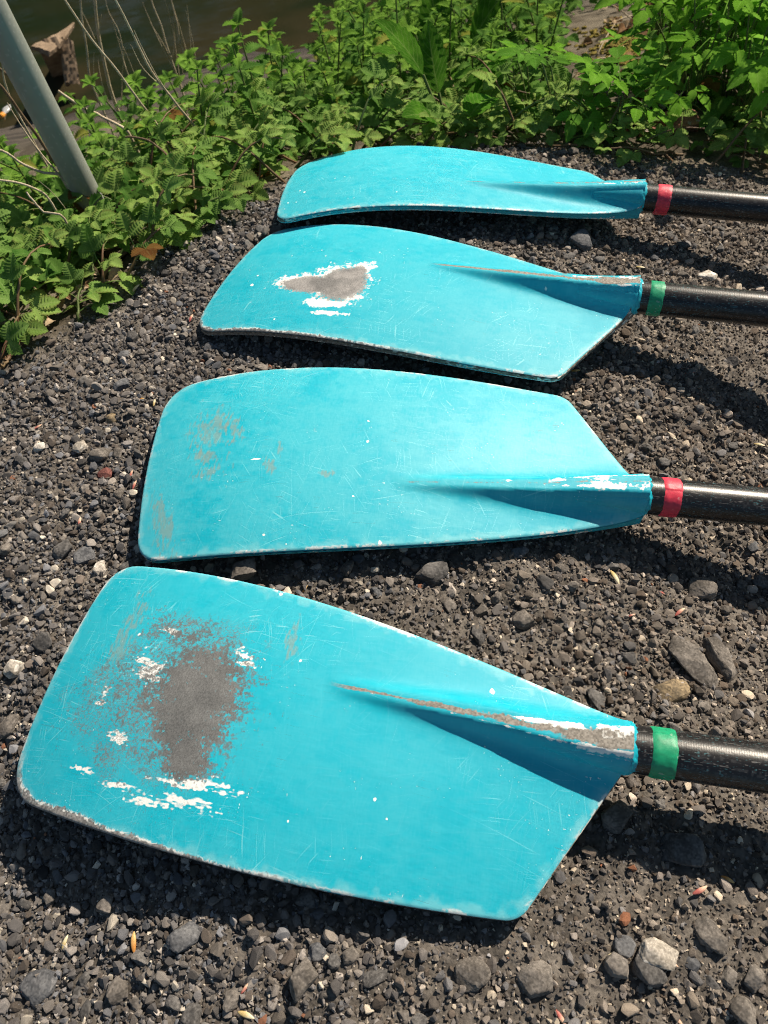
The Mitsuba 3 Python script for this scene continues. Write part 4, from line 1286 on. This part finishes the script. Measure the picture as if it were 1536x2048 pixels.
# brick bits and a burnt-looking lump of wood behind the farthest shaft
for i, (px_, py_, sz, rz_, text) in enumerate([(1352, 262, 62, .1, 'dull red brick fragment under the grey wood lump'), (1298, 276, 34, .5, 'small pink brick chip left under the grey wood lump'),
                                               (1232, 262, 44, -.3, 'pinkish brick piece half hidden by bramble leaves'), (1300, 205, 74, .9, 'brown red brick standing in the dark gap among the plants')]):
    c = on_ground(px_, py_)
    s = sz * np.linalg.norm(c - EYE) / FOCAL
    b = trimesh.creation.box((s, s * .62, s * .5))
    for _ in range(4):
        b = b.subdivide()
    v = np.array(b.vertices)
    v = v * (1 - .10 * (np.abs(v / [s / 2, s * .31, s * .25]) ** 4).prod(1, keepdims=True) ** .5)
    v += np.array(b.vertex_normals) * (s * .10 * (meshkit.fbm(v / s * 4 + i, 3, i) - .5))[:, None]
    key = numbered('brick_fragment')
    scene[key] = mikit.ply((v, b.faces), 'mat_brick', smooth=35, to_world=frame(c + [0, 0, s * (.18 if i < 3 else .3)], rz(rz_) @ rx(.25) @ ry((.1, .3, -.2, 1.0)[i])))
    tag(key, text, 'brick')
c = on_ground(1325, 244)
s = .10
v, f = rock(30, 77, flat=.6, long=1.5, rough=.42, sub=3, round_=.3)
scene['mat_deadwood'] = principled(proc(lambda p, n, uv: mix((.035, .030, .026), (.36, .32, .27), smoothstep(.45, .70, fbm(p.x * 90, p.y * 90, p.z * 60)))), .9, .2)
scene['wood_lump'] = mikit.ply((v * s, f), 'mat_deadwood', smooth=40, to_world=frame(c + [0, 0, s * .25], rz(.2)))
tag('wood_lump', 'grey and black lump of rotten wood at the plant edge behind the farthest shaft', 'wood lump')

# dead leaves
scene['mat_dead_leaf_0'] = {'type': 'principledthin', 'base_color': proc(lambda p, n, uv: mix((.13, .075, .040), (.32, .20, .115), fbm(p.x * 80, p.y * 80, p.z * 80))), 'roughness': .6, 'diff_trans': .4, 'spec_trans': 0.0}
scene['mat_dead_leaf_1'] = {'type': 'principledthin', 'base_color': proc(lambda p, n, uv: mix((.30, .22, .14), (.50, .40, .28), fbm(p.x * 80, p.y * 80, p.z * 80))), 'roughness': .6, 'diff_trans': .4, 'spec_trans': 0.0}
DEAD = [mikit.ply((v, f), f'mat_dead_leaf_{s % 2}', smooth=True, uv=uv) for s in range(6) for v, f, uv in [leaf_mesh(1, .5, 5, .08, 1.1 - .4 * (s % 3), 1.6, .03, 900 + s, .42)]]


def dead_leaf(px_, py_, size, label, i):
    c = on_ground(px_, py_)
    key = numbered('dead_leaf')
    scene[key] = {**DEAD[i % 6], 'to_world': frame(c + [0, 0, .010], rz(erng.uniform(0, 6.28)) @ ry(-.3 + erng.normal() * .3) @ rx(erng.normal() * .5), size)}
    tag(key, label, 'dead leaf', 'brown dead leaves at the plant edge')


LITTER_AT = [(148, 610), (160, 598), (175, 588), (205, 560), (215, 566), (232, 574), (192, 536), (178, 520), (225, 505), (250, 553), (108, 648), (98, 662), (128, 630), (170, 610), (195, 590), (280, 500), (300, 470), (345, 430), (352, 408), (372, 400)]
for i, (a, b) in enumerate(LITTER_AT):
    dead_leaf(a, b, erng.uniform(.018, .038), 'curled brown dead leaf in the litter between the gravel and the brambles at the left', i)
for i in range(42):
    a, b = erng.uniform(1150, 1370), erng.uniform(20, 215)
    c = on_ground(a, b)
    if bare(c[0], c[1]):
        dead_leaf(a, b, erng.uniform(.025, .06), 'dry brown leaf on the bare patch of the bank at the upper right', i)
for i in range(26):
    a, b = erng.uniform(1150, 1370), erng.uniform(20, 215)
    c = on_ground(a, b)
    if bare(c[0], c[1]):
        o = numbered('twig')
        h = erng.uniform(0, 6.28)
        L = erng.uniform(.05, .16)
        d_ = np.array([math.cos(h), math.sin(h), erng.uniform(-.1, .5)]) * L
        q = smooth_line([c + [0, 0, .006], c + d_ * .5 + [0, 0, .012], c + d_ + [0, 0, .004]], 7)
        q[:, 2] = np.maximum(q[:, 2], gz(q[:, 0], q[:, 1]) + .003)
        scene[o] = mikit.ply(tube(q, np.linspace(.0024, .0012, 7), 5), 'mat_dry', smooth=True)
        tag(o, 'dry pale twig on the bare patch of the bank at the upper right', 'twig', 'twigs on the bare patch')
scene['mat_moss'] = principled(proc(lambda p, n, uv: mix((.10, .085, .020), (.22, .17, .045), fbm(p.x * 150, p.y * 150, p.z * 150))), .95, .1)
mv, mf, k_ = [], [], 0
for i in range(420):
    a, b = 1240 + erng.normal() * 38, 85 + erng.normal() * 20
    c = on_ground(a, b)
    s = erng.uniform(.008, .018)
    v, f = SMALL[i % 18]
    mv.append(v * s * [1, 1, .8] + c + [0, 0, s * .2])
    mf.append(f + k_)
    k_ += len(v)
scene['moss'] = mikit.ply((np.vstack(mv), np.vstack(mf)), 'mat_moss', smooth=True)
tag('moss', 'yellow-brown moss cushion on the bare patch of the bank', 'moss', kind='stuff')

# fallen bud husks
for name, a, b in (('pink', (.42, .12, .10), (.60, .40, .28)), ('yellow', (.48, .37, .16), (.60, .53, .36)), ('orange', (.48, .21, .05), (.58, .38, .15))):
    scene[f'mat_husk_{name}'] = principled(proc(lambda p, n, uv, a=a, b=b: mix(a, b, smoothstep(.25, .8, uv.x + .4 * (noise(p.x * 300, p.y * 300, p.z * 300) - .5)))), .5, .4)


def husk_mesh(seed):
    r = np.random.default_rng(seed)
    t = np.linspace(0, 1, 9)
    rad = .12 * np.sin(np.pi * (t * .92 + .06)) ** .7
    line = np.stack([t, .10 * np.sin(t * 2.4) * r.uniform(-1, 1) * np.ones_like(t), .12 * np.sin(t * np.pi) * r.uniform(.3, 1.2)], 1)
    v, f = tube(line, rad, 8)
    v = v * [1, 1.25, .6]
    return v, f, np.column_stack([np.r_[np.repeat(t, 8), 0, 1], np.zeros(len(v))])


HUSK = {n_: [mikit.ply((v, f), f'mat_husk_{n_}', smooth=True, uv=uv) for s in range(3) for v, f, uv in [husk_mesh(s)]] for n_ in ('pink', 'yellow', 'orange')}
HUSKS = [(274, 1884, 32, 'orange', 1.5, 'orange bud husk on the earth in front of the nearest blade'), (136, 1884, 22, 'yellow', 1.1, 'pale yellow bud husk at the lower left in front of the nearest blade'),
         (492, 1976, 18, 'pink', .8, 'red bud husk near the bottom border, left of centre'), (496, 2030, 30, 'yellow', -.5, 'yellow bud husk at the bottom border'),
         (1228, 1160, 32, 'yellow', -1.4, 'long cream bud husk between the two nearest shafts'), (1326, 1190, 16, 'pink', -.6, 'small pink bud husk right of the long cream one'),
         (1358, 1228, 24, 'pink', .4, 'pink and white bud husk above the two long stones'), (1262, 1234, 14, 'pink', .1, 'tiny red bud husk left of the pink and white one'),
         (1112, 1268, 14, 'pink', -.6, 'tiny pink bud husk between the two nearest blades'), (612, 1182, 18, 'orange', .8, 'orange husk at the upper edge of the nearest blade'),
         (164, 1048, 20, 'pink', 1.4, 'pink and yellow bud husk left of the second blade'), (80, 858, 16, 'pink', .4, 'pink bud husk above the white chalky stone'),
         (312, 810, 16, 'yellow', 1.3, 'yellow bud husk by the upper corner of the second blade'), (287, 802, 10, 'orange', -.3, 'tiny orange husk by the upper corner of the second blade'),
         (265, 952, 16, 'pink', 1.2, 'upper of two pink husks beside the tip edge of the second blade'), (273, 974, 18, 'pink', 1.1, 'lower of two pink husks beside the tip edge of the second blade'),
         (385, 642, 18, 'pink', 1.1, 'red husk against the tip corner of the third blade'), (1396, 1780, 28, 'pink', .3, 'peach bud husk right of the nearest blade below its shaft'),
         (1216, 1916, 24, 'yellow', .5, 'yellow curled husk left of the pale cream stone'), (1452, 1760, 22, 'orange', -.7, 'ochre leaf scrap near the right border below the nearest shaft'),
         (1122, 2034, 26, 'pink', -1.1, 'pink bud husk at the bottom border, right of centre'), (1352, 2040, 20, 'pink', -1.0, 'red bud husk at the bottom border near the right corner'),
         (1346, 1928, 14, 'pink', -.8, 'red scrap touching the pale cream stone'), (1150, 746, 18, 'orange', -.2, 'orange husk at the lower corner of the third blade'),
         (1516, 895, 18, 'yellow', -.6, 'yellow husk at the right border above the second shaft'), (275, 583, 20, 'yellow', .8, 'yellow husk on the gravel left of the third blade'),
         (1280, 540, 16, 'yellow', -.5, 'cream husk between the two farthest oars'), (945, 432, 0, 'yellow', 0, '')]
for i, (a, b, ln, tone, h, text) in enumerate(HUSKS):
    if not ln:
        continue
    c = on_ground(a, b)
    s = ln * np.linalg.norm(c - EYE) / FOCAL
    key = numbered('bud_husk')
    scene[key] = {**HUSK[tone][i % 3], 'to_world': frame(c + [-math.cos(h) * s / 2, -math.sin(h) * s / 2, .0035 + s * .12], rz(h) @ ry(-.08), s)}
    tag(key, text, 'husk', 'fallen bud husks on the gravel')

# trees of the far bank: seen only as the dark green that the river mirrors
trng = np.random.default_rng(3)
scene['mat_far_leaf'] = {'type': 'principledthin', 'base_color': rgb((.045, .085, .022)), 'roughness': .6, 'diff_trans': .5, 'spec_trans': 0.0}
scene['mat_bark'] = principled((.07, .055, .04), .9, .2)
for i in range(13):
    x, y = -16 + i * 2.5 + trng.uniform(-.8, .8), 13.2 + trng.uniform(0, 2.5)
    h = trng.uniform(7.5, 9.5)
    g0 = float(ground_smooth(np.array([x]), np.array([y]))[0])
    o = numbered('far_tree')
    tag(o, 'broad green tree on the far bank that darkens the river with its reflection', 'tree', 'trees of the far bank')
    scene[f'{o}__trunk'] = mikit.ply(tube(np.array([(x, y, g0 - .2), (x + .1, y, g0 + h * .4), (x, y + .1, g0 + h * .8)]), [.24, .17, .06], 8), 'mat_bark', smooth=True)
    m = 1500
    cl = trng.normal(size=(60, 3))
    cl /= np.linalg.norm(cl, axis=1, keepdims=True)
    cl = cl * trng.uniform(.35, 1, (60, 1)) * [2.4, 2.0, h * .46] + [x, y, g0 + h * .52]
    p = cl[trng.integers(0, 60, m)] + trng.normal(size=(m, 3)) * .42
    a_, b_ = trng.normal(size=(m, 3)), trng.normal(size=(m, 3))
    a_ /= np.linalg.norm(a_, axis=1, keepdims=True)
    b_ -= (a_ * b_).sum(1, keepdims=True) * a_
    b_ /= np.linalg.norm(b_, axis=1, keepdims=True)
    s = trng.uniform(.16, .30, (m, 1))
    v = np.stack([p - a_ * s, p - b_ * s * .6, p + a_ * s, p + b_ * s * .6], 1).reshape(-1, 3)
    scene[f'{o}__crown'] = mikit.ply((v, np.arange(4 * m).reshape(-1, 4)), 'mat_far_leaf')
